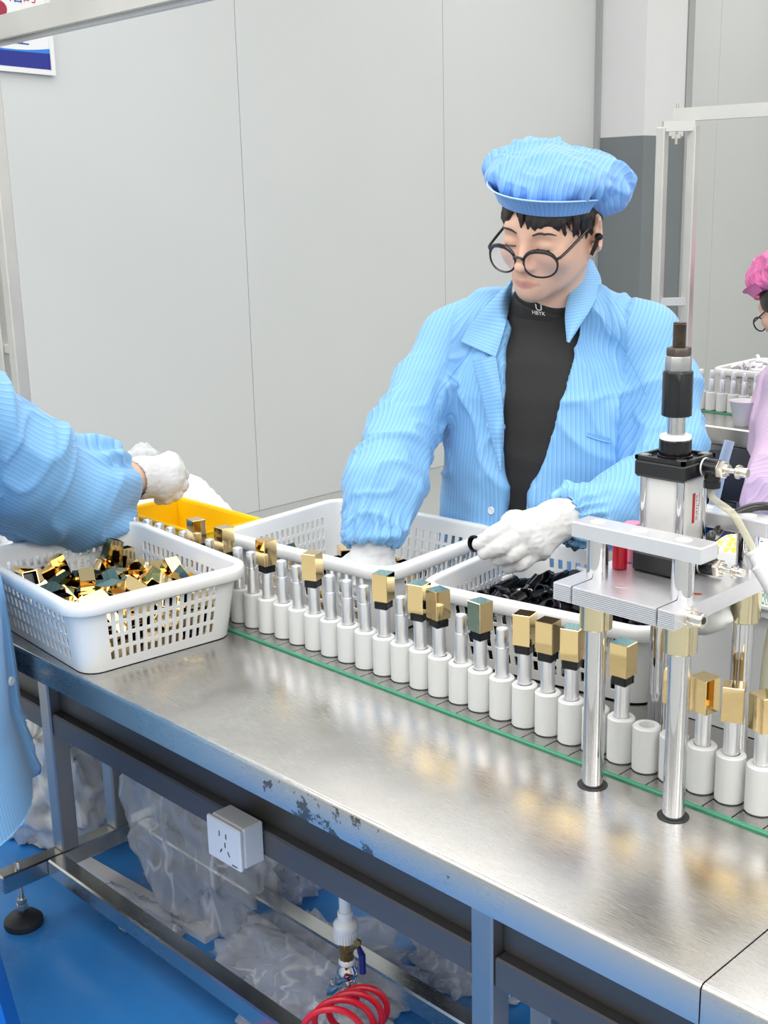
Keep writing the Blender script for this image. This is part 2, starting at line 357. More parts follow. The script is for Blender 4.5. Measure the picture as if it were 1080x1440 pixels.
# fine folded line a little behind the arris
obj('tabletop_back', MB().bbox(XL, XR, 1.207, 1.585, ZT-0.04, ZT-0.001, 0.002), MT['top'], tb)
obj('guide_strip', MB().bbox(XL, XR, YG-0.003, YG+0.003, ZT-0.01, ZT+0.003, 0.001), MT['green'], tb)
obj('guide_strip', MB().bbox(XL, XR, 1.2025, 1.2065, ZT-0.01, ZT+0.002, 0.001), MT['green'], tb)
obj('conveyor_bed', MB().box(XL, XR, YG+0.003, 1.203, ZT-0.035, ZT-0.006), MT['blackmat'], tb)
PITCH = 0.03767; PX0 = -1.540
me0 = None
for k in range(-30, 49):
    x0 = PX0 + PITCH*k + 0.012
    if me0 is None:
        a, b, st, g = 0.0, PITCH, 0.007, 0.0016
        poly = [(a+g, 0.0), (b, 0.0), (b, 0.030), (b+st, 0.030), (b+st, 0.060), (b, 0.060), (b, 0.083), (a+g, 0.083), (a+g, 0.0625), (a+st+g, 0.0625), (a+st+g, 0.0275), (a+g, 0.0275)]
        p = obj('conveyor_plate', MB().prism(poly, -0.0035, 0.0), MT['plate'], tb, world=False); me0 = p.data
    else:
        p = bpy.data.objects.new('conveyor_plate', me0); COL.objects.link(p); p.parent = tb
    p.location = (x0+1.2, YG+0.0035-1.0, ZT-0.001)
# frame
LEGX = (-1.975, -0.894, 0.20); hw = 0.018
for lx in LEGX:
    for y0, zt in ((1.012, 0.609), (1.130, 0.44)):
        obj('leg', MB().bbox(lx-hw, lx+hw, y0, y0+0.036, 0.12, zt, 0.003), MT['leg'], tb)
    obj('foot_beam', MB().bbox(lx-hw, lx+hw, 0.886, 1.30, 0.084, 0.12, 0.003), MT['steel'], tb)
    obj('end_cross', MB().bbox(lx-hw+0.002, lx+hw-0.002, 1.048, 1.13, 0.325, 0.355, 0.003), MT['steel'], tb)
    for fy in (0.925, 1.255):
        ft = obj('levelling_foot', MB().lathe([(0.036, 0), (0.037, 0.004), (0.036, 0.012), (0.028, 0.02), (0.014, 0.025), (0.010, 0.027)], (lx+0.004, fy, 0.0), n=28), MT['blackmat'], tb)
        ft['label'] = 'black rubber levelling foot'
        obj('stud', MB().lathe([(0.0055, 0.026), (0.0055, 0.13), (0.0045, 0.132)], (lx+0.004, fy, 0.0), n=14), MT['nickel'], ft)
        obj('hex_nut', MB().lathe([(0.011, 0.031), (0.0118, 0.033), (0.0118, 0.043), (0.011, 0.045)], (lx+0.004, fy, 0.0), n=6), MT['nickel'], ft)
        obj('hex_nut', MB().lathe([(0.009, 0.045), (0.010, 0.047), (0.010, 0.054), (0.009, 0.056)], (lx+0.004, fy, 0.0), n=6), MT['nickel'], ft)
for x0, x1 in ((LEGX[0]+hw, LEGX[1]-hw), (LEGX[1]+hw, LEGX[2]-hw)):
    obj('lower_rail', MB().bbox(x0, x1, 0.978, 1.012, 0.084, 0.12, 0.003), MT['steel'], tb)
    obj('lower_rail', MB().bbox(x0, x1, 1.172, 1.207, 0.084, 0.12, 0.003), MT['steel'], tb)
for x0, x1 in ((XL, LEGX[0]-hw), (LEGX[0]+hw, LEGX[1]-hw), (LEGX[1]+hw, XR)):
    obj('channel_beam', MB().bbox(x0, x1, 1.016, 1.06, 0.362, 0.406, 0.003), MT['dark_channel'], tb)
    obj('side_panel', MB().bbox(x0, x1, 1.034, 1.05, 0.406, 0.615, 0.002), MT['dark_panel'], tb)
obj('side_panel', MB().bbox(XL, XR, 1.262, 1.278, 0.405, 0.612, 0.002), MT['dark_panel'], tb)
obj('leg', MB().bbox(-2.0, -1.96, 1.5, 1.54, 0.0, 0.61, 0.003), MT['steel'], tb)
obj('leg', MB().bbox(0.18, 0.22, 1.5, 1.54, 0.0, 0.61, 0.003), MT['steel'], tb)

# ================================================================== holders, tubes and caps along the conveyor
YP = 1.1615; RP = 0.0168
def mesh_of(mb, m, name):
    o = obj(name, mb, m); me = o.data; bpy.data.objects.remove(o); return me
ME = {}
ME['puck'] = mesh_of(MB().lathe([(RP-0.0015, 0), (RP, 0.0015), (RP, 0.0555), (RP-0.0018, 0.0575), (0.0098, 0.0575), (0.0096, 0.05), (0.0094, 0.02)], n=36), MT['puck'], 'puck')
ME['tube'] = mesh_of(MB().lathe([(0.0085, 0.0), (0.0092, 0.002), (0.0092, 0.0785), (0.0088, 0.0795), (0.0080, 0.0797)], n=28), MT['tube_alu'], 'tube')
ME['inner'] = mesh_of(MB().lathe([(0.0081, 0.0797), (0.0081, 0.1035), (0.0077, 0.1046), (0.0068, 0.1049), (0.0066, 0.1038), (0.0035, 0.1036), (0.0030, 0.1030)], n=28), MT['tube_alu'], 'sleeve')
ME['collar'] = mesh_of(MB().bbox(-0.0098, 0.0098, -0.0098, 0.0098, 0.0790, 0.0930, 0.0012).box(-0.0102, 0.0102, -0.0102, 0.0102, 0.0865, 0.0875).box(-0.0088, -0.0068, -0.0103, 0.0103, 0.080, 0.0925).box(0.0068, 0.0088, -0.0103, 0.0103, 0.080, 0.0925).box(-0.0103, 0.0103, -0.0088, -0.0068, 0.080, 0.0925).box(-0.0103, 0.0103, 0.0068, 0.0088, 0.080, 0.0925), MT['black'], 'collar')
ME['cap'] = mesh_of(MB().bbox(-0.0122, 0.0122, -0.0122, 0.0122, 0.0, 0.0415, 0.0005), MT['gold'], 'cap')
def part(name, me, parent, loc=(0, 0, 0), rz=0.0):
    o = bpy.data.objects.new(name, me); COL.objects.link(o); o.parent = parent; o.location = loc; o.rotation_euler = (0, 0, rz); return o
ORD = ['first', 'second', 'third', 'fourth', 'fifth', 'sixth', 'seventh', 'eighth', 'ninth', 'tenth', 'eleventh', 'twelfth', 'thirteenth', 'fourteenth', 'fifteenth', 'sixteenth', 'seventeenth', 'eighteenth', 'nineteenth', 'twentieth', 'twenty-first', 'twenty-second', 'twenty-third', 'twenty-fourth', 'twenty-fifth', 'twenty-sixth', 'twenty-seventh', 'twenty-eighth', 'twenty-ninth', 'thirtieth', 'thirty-first', 'thirty-second', 'thirty-third', 'thirty-fourth', 'thirty-fifth', 'thirty-sixth']
#   index along the row (0 = first one clear of the left basket); -1 ... -5 stand behind that basket
KIND = {-9: 'b', -8: 'b', -7: 'b', -6: 'b', -5: 'b', -4: 'b', -3: 'c', -2: 'b', -1: 'c'}
for k, ch in enumerate('bbcbbcbbbcbccbcbcccbceffff'): KIND[k] = ch
# b bare tube, c tube with collar and cap, e empty holder, f cap pressed right down
rnd = random.Random(11)
row = sorted(KIND)
for i in row:
    x = PX0 + PITCH*i - 0.0115 + rnd.uniform(-0.0006, 0.0006)
    y = YP + rnd.uniform(-0.0012, 0.0012)
    kd = KIND[i]
    pos = ORD[i+9]
    what = {'b': 'a bare silver tube', 'c': 'a capped tube with black collar', 'e': '', 'f': 'a tube capped right down'}[kd]
    if kd == 'e': lab = 'empty white cylindrical holder standing between the two front press posts'
    else: lab = f'white holder under {what}, {pos} in the row from left'
    p = thing('tube_holder', lab, 'holder', (x, y, ZT-0.001), 0, 'white holders on the conveyor')
    part('holder_body', ME['puck'], p)
    if kd == 'e': continue
    if kd == 'b': lab = f'bare silver tube, uncapped, in the {pos} holder from the left'
    elif kd == 'c': lab = f'silver tube with black collar and loose gold cap, in the {pos} holder from the left'
    else: lab = f'silver tube with gold cap pressed down, in the {pos} holder from the left'
    t = thing('lip_tube', lab, 'lip tube', (x+rnd.uniform(-0.0004, 0.0004), y, ZT+0.0195), 0, 'silver tubes in the holders')
    tl = Euler((rnd.uniform(-0.012, 0.012), rnd.uniform(-0.012, 0.012), 0))
    t.rotation_euler = tl
    part('tube', ME['tube'], t)
    if kd == 'b': part('inner_sleeve', ME['inner'], t)
    rz = rnd.uniform(-0.35, 0.35)
    if kd == 'c':
        part('collar', ME['collar'], t, rz=rz); part('cap', ME['cap'], t, (0, 0, 0.0915), rz)
    if kd == 'f':
        part('cap', ME['cap'], t, (0, 0, 0.0785), {24: 0.42, 23: -0.15}.get(i, rz))
# ================================================================== baskets
def rrect(L, Wd, r, nc=5, ns=None):
    """points round a rounded rectangle, CCW, with the arc length; ns = points per long / short straight"""
    pts = []
    ns = ns or (1, 1)
    for q, (sx, sy) in enumerate(((1, -1), (1, 1), (-1, 1), (-1, -1))):
        cx, cy = sx*(L/2-r), sy*(Wd/2-r); a0 = -PI/2 + q*PI/2
        for k in range(nc+1):
            a = a0 + PI/2*k/nc; pts.append((cx+r*math.cos(a), cy+r*math.sin(a)))
    return pts
def make_basket(name, label, L=0.365, Wd=0.288, Hh=0.115, rows=4, cl=17, cs=15, m='basket', cat='basket', taper=0.045):
    t = thing(name, label, cat)
    # parametrise the perimeter: straights get slot columns, corners stay solid
    r = 0.032; segs = []                                 # (x, y, nx, ny, is_slot_start)
    P = []; slot = []
    def straight(p, q, n):
        # n slots: margin, then alternating slot / bar
        p = np.array(p); q = np.array(q); ln = np.linalg.norm(q-p); mg = 0.012; pit = (ln-2*mg)/n; w = pit*0.52
        nrm = np.array([(q-p)[1], -(q-p)[0]])/ln
        P.append((*p, *nrm)); slot.append(0)
        for k in range(n):
            a = mg + pit*k + (pit-w)/2
            for s_, fl_ in ((a, 1), (a+w, 0)):
                P.append((*(p+(q-p)*s_/ln), *nrm)); slot.append(fl_)
        P.append((*q, *nrm)); slot.append(0)
    def corner(c, a0):
        for k in range(1, 5):
            a = a0 + PI/2*k/5; P.append((c[0]+r*math.cos(a), c[1]+r*math.sin(a), math.cos(a), math.sin(a))); slot.append(0)
    hx, hy = L/2, Wd/2
    straight((-hx+r, -hy), (hx-r, -hy), cl); corner((hx-r, -hy+r), -PI/2)
    straight((hx, -hy+r), (hx, hy-r), cs); corner((hx-r, hy-r), 0)
    straight((hx-r, hy), (-hx+r, hy), cl); corner((-hx+r, hy-r), PI/2)
    straight((-hx, hy-r), (-hx, -hy+r), cs); corner((-hx+r, -hy+r), PI)
    zs = [0.0]; zslot = [0]
    z0, z1 = 0.012, Hh-0.020; pit = (z1-z0)/rows
    for k in range(rows):
        zs += [z0+pit*k+pit*0.13, z0+pit*k+pit*0.87]; zslot += [1, 0]
    zs.append(Hh); n = len(P); mz = len(zs); th = 0.0026
    def pos(i, j, off):
        x, y, nx, ny = P[i % n]; z = zs[j]; ins = taper*(1-z/Hh)
        fx = 1 - ins*2*0.35/L*1.0; fy = 1 - ins*2*0.35/Wd
        return ((x)*fx + nx*off, (y)*fy + ny*off, z)
    mb = MB(); vid = {}
    def vv(i, j, s):
        key = (i % n, j, s)
        if key not in vid:
            vid[key] = len(mb.v); mb.v.append(pos(i, j, 0 if s else -th))
        return vid[key]
    solid = lambda i, j: not (slot[i % n] and zslot[j])
    for i in range(n):
        for j in range(mz-1):
            if solid(i, j):
                mb.f.append((vv(i, j, 1), vv(i+1, j, 1), vv(i+1, j+1, 1), vv(i, j+1, 1)))
                mb.f.append((vv(i, j, 0), vv(i, j+1, 0), vv(i+1, j+1, 0), vv(i+1, j, 0)))
            else:
                for (a, b) in (((i, j), (i+1, j)), ((i+1, j), (i+1, j+1)), ((i+1, j+1), (i, j+1)), ((i, j+1), (i, j))):
                    mb.f.append((vv(*a, 0), vv(*b, 0), vv(*b, 1), vv(*a, 1)))
    obj('side_wall', mb, MT[m], t, world=False, sharp=40)
    # rim: rolled band outside the top edge
    ring = [(p[0], p[1], p[2], p[3]) for k, p in enumerate(P) if not slot[k] or True]
    keep = [k for k in range(n) if k == 0 or (P[k][0]-P[k-1][0])**2+(P[k][1]-P[k-1][1])**2 > 1e-12]
    prof = [(-0.003, Hh-0.004), (-0.003, Hh+0.001), (0.000, Hh+0.004), (0.008, Hh+0.004), (0.0118, Hh+0.0015), (0.0128, Hh-0.003), (0.0128, Hh-0.015), (0.0112, Hh-0.0165), (0.0098, Hh-0.015), (0.0098, Hh-0.004), (0.0005, Hh-0.005)]
    rb = MB(); K = len(prof); R_ = [P[k] for k in keep]
    for (x, y, nx, ny) in R_:
        for (o_, z_) in prof: rb.v.append((x+nx*o_, y+ny*o_, z_))
    m_ = len(R_)
    for i in range(m_):
        for k in range(K):
            i2 = (i+1) % m_; k2 = (k+1) % K; rb.f.append((i*K+k, i*K+k2, i2*K+k2, i2*K+k))
    obj('rim', rb, MT[m], t, world=False, sharp=50)
    fx = 1-taper*0.7/L; fy = 1-taper*0.7/Wd
    base = MB().prism([(x*fx*0.995, y*fy*0.995) for x, y in rrect(L, Wd, r)], 0.0, 0.004)
    obj('base', base, MT[m], t, world=False)
    fb = MB()
    for sx in (-1, 1):
        for sy in (-1, 1): fb.lathe([(0.010, -0.0012), (0.012, -0.0004), (0.012, 0.001)], (sx*(L*fx/2-0.03), sy*(Wd*fy/2-0.03), 0), n=14)
    obj('feet', fb, MT[m], t, world=False)
    return t
bk = make_basket('plastic_basket', 'white slotted basket of gold caps standing front left by the sleeve')
bk['group'] = 'white slotted baskets'
bk2 = dup(bk, label='white slotted basket behind the conveyor that the bare-cuffed right hand reaches into')
bk3 = dup(bk, label='white slotted basket heaped with black collars beside the press')
BASK = [(bk, (-1.676, 0.992, ZT+0.0013), math.radians(-4.5)), (bk2, (-1.491, 1.378, ZT+0.0013), math.radians(5)), (bk3, (-1.047, 1.412, ZT+0.0013), math.radians(8.5))]
for b, l, a in BASK: b.location = l; b.rotation_euler = (0, 0, a)

# ================================================================== pneumatic press
PX, PY = (-0.781, -0.671), (1.083, 1.215)
pr = thing('pneumatic_press', 'small aluminium pneumatic press on four chrome posts straddling the conveyor', 'press', (-0.726, 1.149, ZT))
zp0, zp1 = 0.886, 0.906
sl = 0.0011; yf = 1.037
poly = [(-0.806, yf)]
for x in PX: poly += [(x-sl, yf), (x-sl, 1.071), (x+sl, 1.071), (x+sl, yf)]
poly += [(-0.650, yf), (-0.650, 1.262)]
for x in PX[::-1]: poly += [(x+sl, 1.262), (x+sl, 1.227), (x-sl, 1.227), (x-sl, 1.262)]
poly += [(-0.806, 1.262)]
obj('base_plate', MB().prism(poly, zp0, zp1), MT['alu'], pr, smooth=False)
gb = MB(); xs = [-0.806, PX[0]-sl, PX[0]+sl, PX[1]-sl, PX[1]+sl, -0.650]
for a, b in ((0, 1), (2, 3), (4, 5)):
    for k in range(9):
        z = zp0 + 0.0006 + k*0.00218; gb.box(xs[a]+0.0003, xs[b]-0.0003, yf-0.0014, yf, z, z+0.0014)
obj('milled_ridges', gb, MT['alu'], pr, smooth=False)
for x in PX:
    for y in PY:
        obj('post', MB().cyl((x, y, 0.6506), (x, y, 0.966), 0.0122, 28, ch=0.001), MT['chrome'], pr)
        obj('clamp_collar', MB().cyl((x, y, 0.846), (x, y, zp0), 0.0185, 32, ch=0.001), MT['collar_gold'], pr)
        obj('hole_ring', MB().lathe([(0.0178, 0.6502), (0.0178, 0.6506), (0.0125, 0.6507)], (x, y, 0), n=32), MT['blackmat'], pr)
for y in PY:
    b = MB().bbox(-0.806, -0.640, y-0.0165, y+0.0165, 0.952, 0.970, 0.0012)
    o = obj('cross_bar', b, MT['alu'], pr)
    for x in PX+((PX[0]+PX[1])/2,):
        obj('bolt_hole', MB().lathe([(0.0085, 0.9700), (0.0085, 0.9704), (0.0062, 0.9702)], (x, y, 0), n=24), MT['white_print'], o)
obj('bolt_hole', MB().lathe([(0.0075, 0.906), (0.0075, 0.9064), (0.0055, 0.9062)], (-0.742, 1.075, 0), n=24), MT['alu'], pr)
bt = obj('clamp_bolt', MB().lathe([(0.0115, 0), (0.0115, 0.0025), (0.0078, 0.003), (0.0078, 0.0155), (0.0070, 0.0165), (0.0040, 0.0165), (0.0040, 0.008)], (-0.650, 1.066, 0.8935), (1, 0, 0), n=28), MT['nickel'], pr)
obj('hex_socket', MB().lathe([(0.0041, 0), (0.0041, 0.0005)], (-0.6335, 1.066, 0.8935), (1, 0, 0), n=6), MT['blackmat'], bt)
cx_, cy_ = -0.7355, 1.161
hs = 0.0325
def cap_block(z0, z1): return MB().bbox(cx_-hs, cx_+hs, cy_-hs, cy_+hs, z0, z1, 0.003)
obj('lower_end_cap', cap_block(0.9065, 0.931), MT['black_ano'], pr)
ub = MB().bbox(cx_-hs, cx_+hs, cy_-hs, cy_+hs, 1.0165, 1.0365, 0.003)
for sx, sy, a, b in ((0, -1, hs*2, 0.006), (0, 1, hs*2, 0.006), (-1, 0, 0.006, hs*2), (1, 0, 0.006, hs*2)):     # raised edge of the recessed top
    ub.box(cx_+sx*(hs-0.003)-a/2+0.001, cx_+sx*(hs-0.003)+a/2-0.001, cy_+sy*(hs-0.003)-b/2+0.001, cy_+sy*(hs-0.003)+b/2-0.001, 1.036, 1.0405)
for sx in (-1, 1):
    for sy in (-1, 1): ub.cyl((cx_+sx*0.0235, cy_+sy*0.0235, 1.036), (cx_+sx*0.0235, cy_+sy*0.0235, 1.0405), 0.0078, 20)
ue = obj('upper_end_cap', ub, MT['black_ano'], pr)
for sx in (-1, 1):
    for sy in (-1, 1):
        obj('tie_rod', MB().cyl((cx_+sx*0.0235, cy_+sy*0.0235, 0.930), (cx_+sx*0.0235, cy_+sy*0.0235, 1.0168), 0.0045, 16), MT['chrome'], pr)
        obj('tie_rod_nut', MB().lathe([(0.0055, 1.0404), (0.0055, 1.0412), (0.003, 1.0411)], (cx_+sx*0.0235, cy_+sy*0.0235, 0), n=16), MT['nickel'], ue)
bd = MB(); q = 0.0215; pts = []
for k, (sx, sy) in enumerate(((1, -1), (1, 1), (-1, 1), (-1, -1))):
    for j in range(7):
        a = -PI/2 + k*PI/2 + PI/2*j/6; pts.append((cx_+sx*(0.027-0.015)+0.015*math.cos(a), cy_+sy*(0.027-0.015)+0.015*math.sin(a)))
barrel = obj('barrel', bd.prism(pts, 0.930, 1.0168), mat('barrel_aluminium', (0.80, 0.79, 0.77), 0.42, 0.35, var=0.03, vscale=30), pr)
# rating sticker on the side of the barrel: red band and lines of small print
xs_ = cx_+0.0272
lb = obj('sticker', MB().box(xs_-0.0003, xs_+0.0002, cy_-0.0025, cy_+0.0125, 0.966, 1.000), MT['white_print'], barrel)
obj('sticker_band', MB().box(xs_, xs_+0.0004, cy_-0.0040, cy_+0.0008, 0.966, 1.000), MT['red_print'], barrel)
ib = MB(); rr = random.Random(3)
z = 0.968
while z < 0.997:
    h = rr.choice((0.0008, 0.0012, 0.0016)); ib.box(xs_+0.0001, xs_+0.0004, cy_+0.0030, cy_+0.0046+rr.uniform(0, 0.0006), z, z+h); z += h+rr.choice((0.0005, 0.0007, 0.0015))
z = 0.967
while z < 0.985:
    ib.box(xs_+0.0001, xs_+0.0004, cy_+0.0070, cy_+0.0078, z, z+0.0007); z += 0.0011
obj('sticker_print', ib, MT['ink'], barrel, smooth=False)
ib = MB(); z = 0.984
while z < 0.999:
    ib.box(xs_+0.0001, xs_+0.0004, cy_+0.0082, cy_+0.0098, z, z+0.0007); z += 0.0013
obj('sticker_print', ib, MT['red_print'], barrel, smooth=False)
rc = (cx_, cy_, 0)
obj('gland', MB().lathe([(0.0195, 1.0362), (0.0195, 1.040), (0.0180, 1.0405), (0.0180, 1.057), (0.0172, 1.058)], rc, n=36), MT['black'], pr)
obj('wiper_ring', MB().lathe([(0.0172, 1.058), (0.0172, 1.0615), (0.0165, 1.0625), (0.0105, 1.0625)], rc, n=36), MT['pvc'], pr)
obj('piston_rod', MB().lathe([(0.0100, 1.060), (0.0100, 1.090)], rc, n=28), MT['chrome'], pr)
obj('coupling', MB().lathe([(0.0150, 1.0835), (0.0166, 1.0845), (0.0166, 1.1315), (0.0155, 1.1335)], rc, n=36), MT['black'], pr)
obj('coupling_flats', MB().lathe([(0.0142, 1.1335), (0.0146, 1.1345), (0.0146, 1.1488), (0.0138, 1.1500)], rc, n=8), MT['grey_metal'], pr)
obj('lock_nut', MB().lathe([(0.0130, 1.150), (0.0136, 1.1510), (0.0136, 1.1582), (0.0128, 1.1592)], rc, n=6), MT['rust'], pr)
th = [(0.0070, 1.1590)]
for k in range(20): th += [(0.0076, 1.1594+k*0.0013), (0.0068, 1.16005+k*0.0013)]
obj('threaded_stud', MB().lathe(th+[(0.0070, 1.1862)], rc, n=24), MT['rust'], pr)
# flow-control elbows on the +X side, each with a lock screw, and their hoses
def elbow(z, down, y=cy_+0.004):
    x0 = cx_+hs
    e = obj('flow_valve', MB().lathe([(0.0060, -0.002), (0.0060, 0.004), (0.0098, 0.0045), (0.0098, 0.020), (0.0088, 0.021)], (x0, y, z), (1, 0, 0), n=24).lathe([(0.0085, 0.0), (0.0085, 0.014), (0.0092, 0.0145), (0.0092, 0.022), (0.0075, 0.0225)], (x0+0.013, y, z), (0, 0, -1 if down else 1), n=24), MT['black'], pr)
    obj('lock_ring', MB().lathe([(0.0103, 0.003), (0.0103, 0.0048)], (x0, y, z), (1, 0, 0), n=24), MT['white_print'], e)
    obj('hex_nut', MB().lathe([(0.0098, 0.021), (0.0104, 0.022), (0.0104, 0.028), (0.0092, 0.029)], (x0, y, z), (1, 0, 0), n=6), MT['nickel'], e)
    obj('needle_screw', MB().lathe([(0.0062, 0.028), (0.0062, 0.033), (0.0028, 0.0335), (0.0028, 0.043)], (x0, y, z), (1, 0, 0), n=18), MT['nickel'], e)
    obj('knob', MB().lathe([(0.0075, 0.043), (0.0078, 0.0436), (0.0078, 0.0462), (0.0050, 0.0466), (0.0054, 0.0475), (0.0054, 0.0545), (0.0047, 0.0555)], (x0, y, z), (1, 0, 0), n=18), MT['nickel'], e)
    return Vector((x0+0.013, y, z-0.022 if down else z+0.022))
p1 = elbow(1.0305, True); p2 = elbow(0.918, False, cy_+0.006)
# ---- hoses of the press
def hose(name, pts, r, m, label, n=40):
    return tag(obj(name, MB().tube(spline(pts, n), r, 12), m), label, 'hose')
hose('air_hose', [p1, p1+Vector((0.002, 0.0, -0.012)), at(1030, 722, 1.335), at(1046, 748, 1.325), at(1063, 780, 1.315)], 0.0042, MT['hose_clear'], 'clear yellowish air hose running from the upper valve of the press to a white fitting')
hose('air_hose', [p2, p2+Vector((0.001, 0, 0.014)), at(1006, 752, 1.385), at(1022, 731, 1.39), at(1045, 718, 1.39), at(1075, 712, 1.39), at(1120, 720, 1.40)], 0.0052, MT['hose_smoke'], 'smoky black air hose arching right from the lower valve of the press')
hose('air_hose', [at(1002, 715, 1.43), at(1008, 690, 1.43), at(1016, 655, 1.425), at(1026, 620, 1.42)], 0.0060, MT['hose_blue'], 'cut stub of pale blue hose sticking up behind the upper valve', 20)
hose('air_hose', [at(1073, 975, 1.46), at(1076, 940, 1.45), at(1082, 900, 1.44), at(1092, 860, 1.42)], 0.0050, MT['hose_clear'], 'clear hose hanging at the right edge beside the gold caps', 16)
q0, q1 = V(at(1060, 774, 1.317)), V(at(1094, 830, 1.31))
fm = MB().cyl(q0, q0+(q1-q0)*0.35, 0.0095, 20, ch=0.001).cyl(q0+(q1-q0)*0.32, q1, 0.0125, 20, ch=0.002)
wf = thing('hose_fitting', 'white plastic hose fitting at the right edge behind the press', 'fitting', q0)
obj('fitting_body', fm, MT['white_plastic'], wf)
obj('sleeve_ring', MB().cyl(q0-(q1-q0)*0.02, q0+(q1-q0)*0.05, 0.0102, 20), MT['pvc'], wf)
# ---- two sample bottles on the press plate
def bottle(loc, r, h, m, label, neck=True):
    t = thing('sample_bottle', label, 'bottle', loc)
    obj('bottle_body', MB().lathe([(r-0.001, 0), (r, 0.001), (r, h-0.001), (r-0.001, h)], loc, n=24), m, t)
    if neck:
        obj('neck', MB().lathe([(r*0.86, h), (r*0.86, h+0.016), (r*0.8, h+0.017)], loc, n=24), mat('red_glaze', srgb(240, 90, 120), 0.12, var=0.5, vscale=120), t)
    else: obj('cap', MB().lathe([(r*1.06, h), (r*1.06, h+0.006), (r, h+0.007)], loc, n=24), m, t)
bottle((-0.781, 1.126, 0.9062), 0.0086, 0.031, MT['red'], 'red lacquer bottle standing on the press plate beside the left pillar')
bottle((-0.786, 1.158, 0.9062), 0.0095, 0.040, MT['pink'], 'pink bottle standing on the press plate behind the red one', False)
tag(obj('wood_sliver', MB().box(-0.013, 0.013, -0.001, 0.001, 0, 0.001, Euler((0, 0, 0.5)).to_matrix(), (-0.645-0.028, 1.10, 0.9064)), mat('orange_sliver', srgb(205, 110, 60), 0.6)), 'thin orange sliver lying on the press plate right of the front pillar', 'sliver')
# white holder blank gripped under the press plate
hb = thing('nylon_block', 'cloudy white nylon block hanging below the press plate', 'block', (-0.72, 1.15, 0.85))
v_, f_ = crumple((-0.712, 1.165, 0.862), (0.050, 0.035, 0.026), 5, 40, 0.12, 1.6)
v_[:, 2] = np.minimum(v_[:, 2], 0.8855)
obj('block_body', (v_, f_), MT['puck'], hb, sharp=180)

# ================================================================== the far side of the table
def open_box(x0, x1, y0, y1, z0, z1, th, tap=0.0, rim=0.006):
    mb = MB()
    mb.box(x0+tap, x1-tap, y0+tap, y1-tap, z0, z0+th)
    for (a, b, c, d, ax) in ((x0, x1, y0, y0, 0), (x0, x1, y1, y1, 0), (x0, x0, y0, y1, 1), (x1, x1, y0, y1, 1)):
        s = 1 if (a+b)/2 > (x0+x1)/2+1e-6 else -1; s2 = 1 if (c+d)/2 > (y0+y1)/2+1e-6 else -1
        if ax == 0:
            i = -s2*tap; w = -s2*th
            mb.add([(a+tap, c+i, z0), (b-tap, c+i, z0), (b, c, z1), (a, c, z1), (a+tap, c+i+w, z0), (b-tap, c+i+w, z0), (b, c+w, z1), (a, c+w, z1)], [(0,1,2,3), (4,7,6,5), (3,2,6,7), (0,4,5,1), (0,3,7,4), (1,5,6,2)])
            mb.box(x0-rim, x1+rim, min(c, c+s2*rim), max(c, c+s2*rim)+0.0001, z1-0.012, z1+0.002)
        else:
            i = -s*tap; w = -s*th
            mb.add([(a+i, c+tap, z0), (a+i, d-tap, z0), (a, d, z1), (a, c, z1), (a+i+w, c+tap, z0), (a+i+w, d-tap, z0), (a+w, d, z1), (a+w, c, z1)], [(0,1,2,3), (4,7,6,5), (3,2,6,7), (0,4,5,1), (0,3,7,4), (1,5,6,2)])
            mb.box(min(a, a+s*rim), max(a, a+s*rim)+0.0001, y0-rim, y1+rim, z1-0.012, z1+0.002)
    return mb
def bin_(name, label, x0, x1, y0, y1, z0, z1, m, tap=0.012, th=0.003):
    t = thing(name, label, 'bin', ((x0+x1)/2, (y0+y1)/2, z0))
    obj('bin_body', open_box(x0, x1, y0, y1, z0, z1, th, tap), m, t)
    obj('rim', MB().tube([(x0-0.005, y0-0.005, z1), (x1+0.005, y0-0.005, z1), (x1+0.005, y1+0.005, z1), (x0-0.005, y1+0.005, z1)], 0.004, 8, closed=True), m, t)
    return t
bin_('plastic_tray', 'yellow plastic tray behind the conveyor under the left white glove', -1.995, -1.742, 1.225, 1.352, ZT, 0.748, MT['yellow'])
bin_('white_tote', 'plain white tote behind the press at the right edge', -0.846, -0.30, 1.315, 1.57, ZT, 0.83, MT['white_plastic'], 0.008, 0.004)
bin_('blue_crate', 'bright blue plastic crate behind the white tote at right edge', -0.74, -0.30, 1.62, 1.95, 0.0, 0.83, MT['blue_bin'], 0.02, 0.004)
# ribbed foam sheet leaning beyond the tray
a0, a1, b0, b1 = at(205, 655, 2.62), at(283, 672, 2.56), at(355, 745, 2.44), at(190, 735, 2.52)
P = np.zeros((41, 22, 3)); n0 = np.cross(a1-a0, b1-a0); n0 /= np.linalg.norm(n0)
for i in range(41):
    for j in range(22):
        u, w = i/40, j/21; P[i, j] = (a0*(1-w)+a1*w)*(1-u)+(b1*(1-w)+b0*w)*u + n0*(0.006*math.sin(u*2*PI*7) - 0.012*math.sin(PI*w))
fs_ = thing('foam_sheet', 'white ribbed foam sheet leaning behind the yellow tray', 'foam sheet', P[40, 10])
mb = MB().grid(P); m0 = len(mb.v); mb.add([tuple(np.array(p)+n0*0.012*(1 if n0[1] > 0 else -1)) for p in P.reshape(-1, 3)], [tuple(reversed(q)) for q in MB().grid(P).f])
obj('sheet', mb, MT['corrug'], fs_)
obj('backing_board', MB().prism([(0, 0), (1, 0), (1, 1), (0, 1)], 0, 1, lambda x, y, z: tuple((a0*(1-y)+a1*y)*(1-x)+(b1*(1-y)+b0*y)*x + n0*(0.014+0.004*z)*(1 if n0[1] > 0 else -1))), MT['corrug'], fs_)
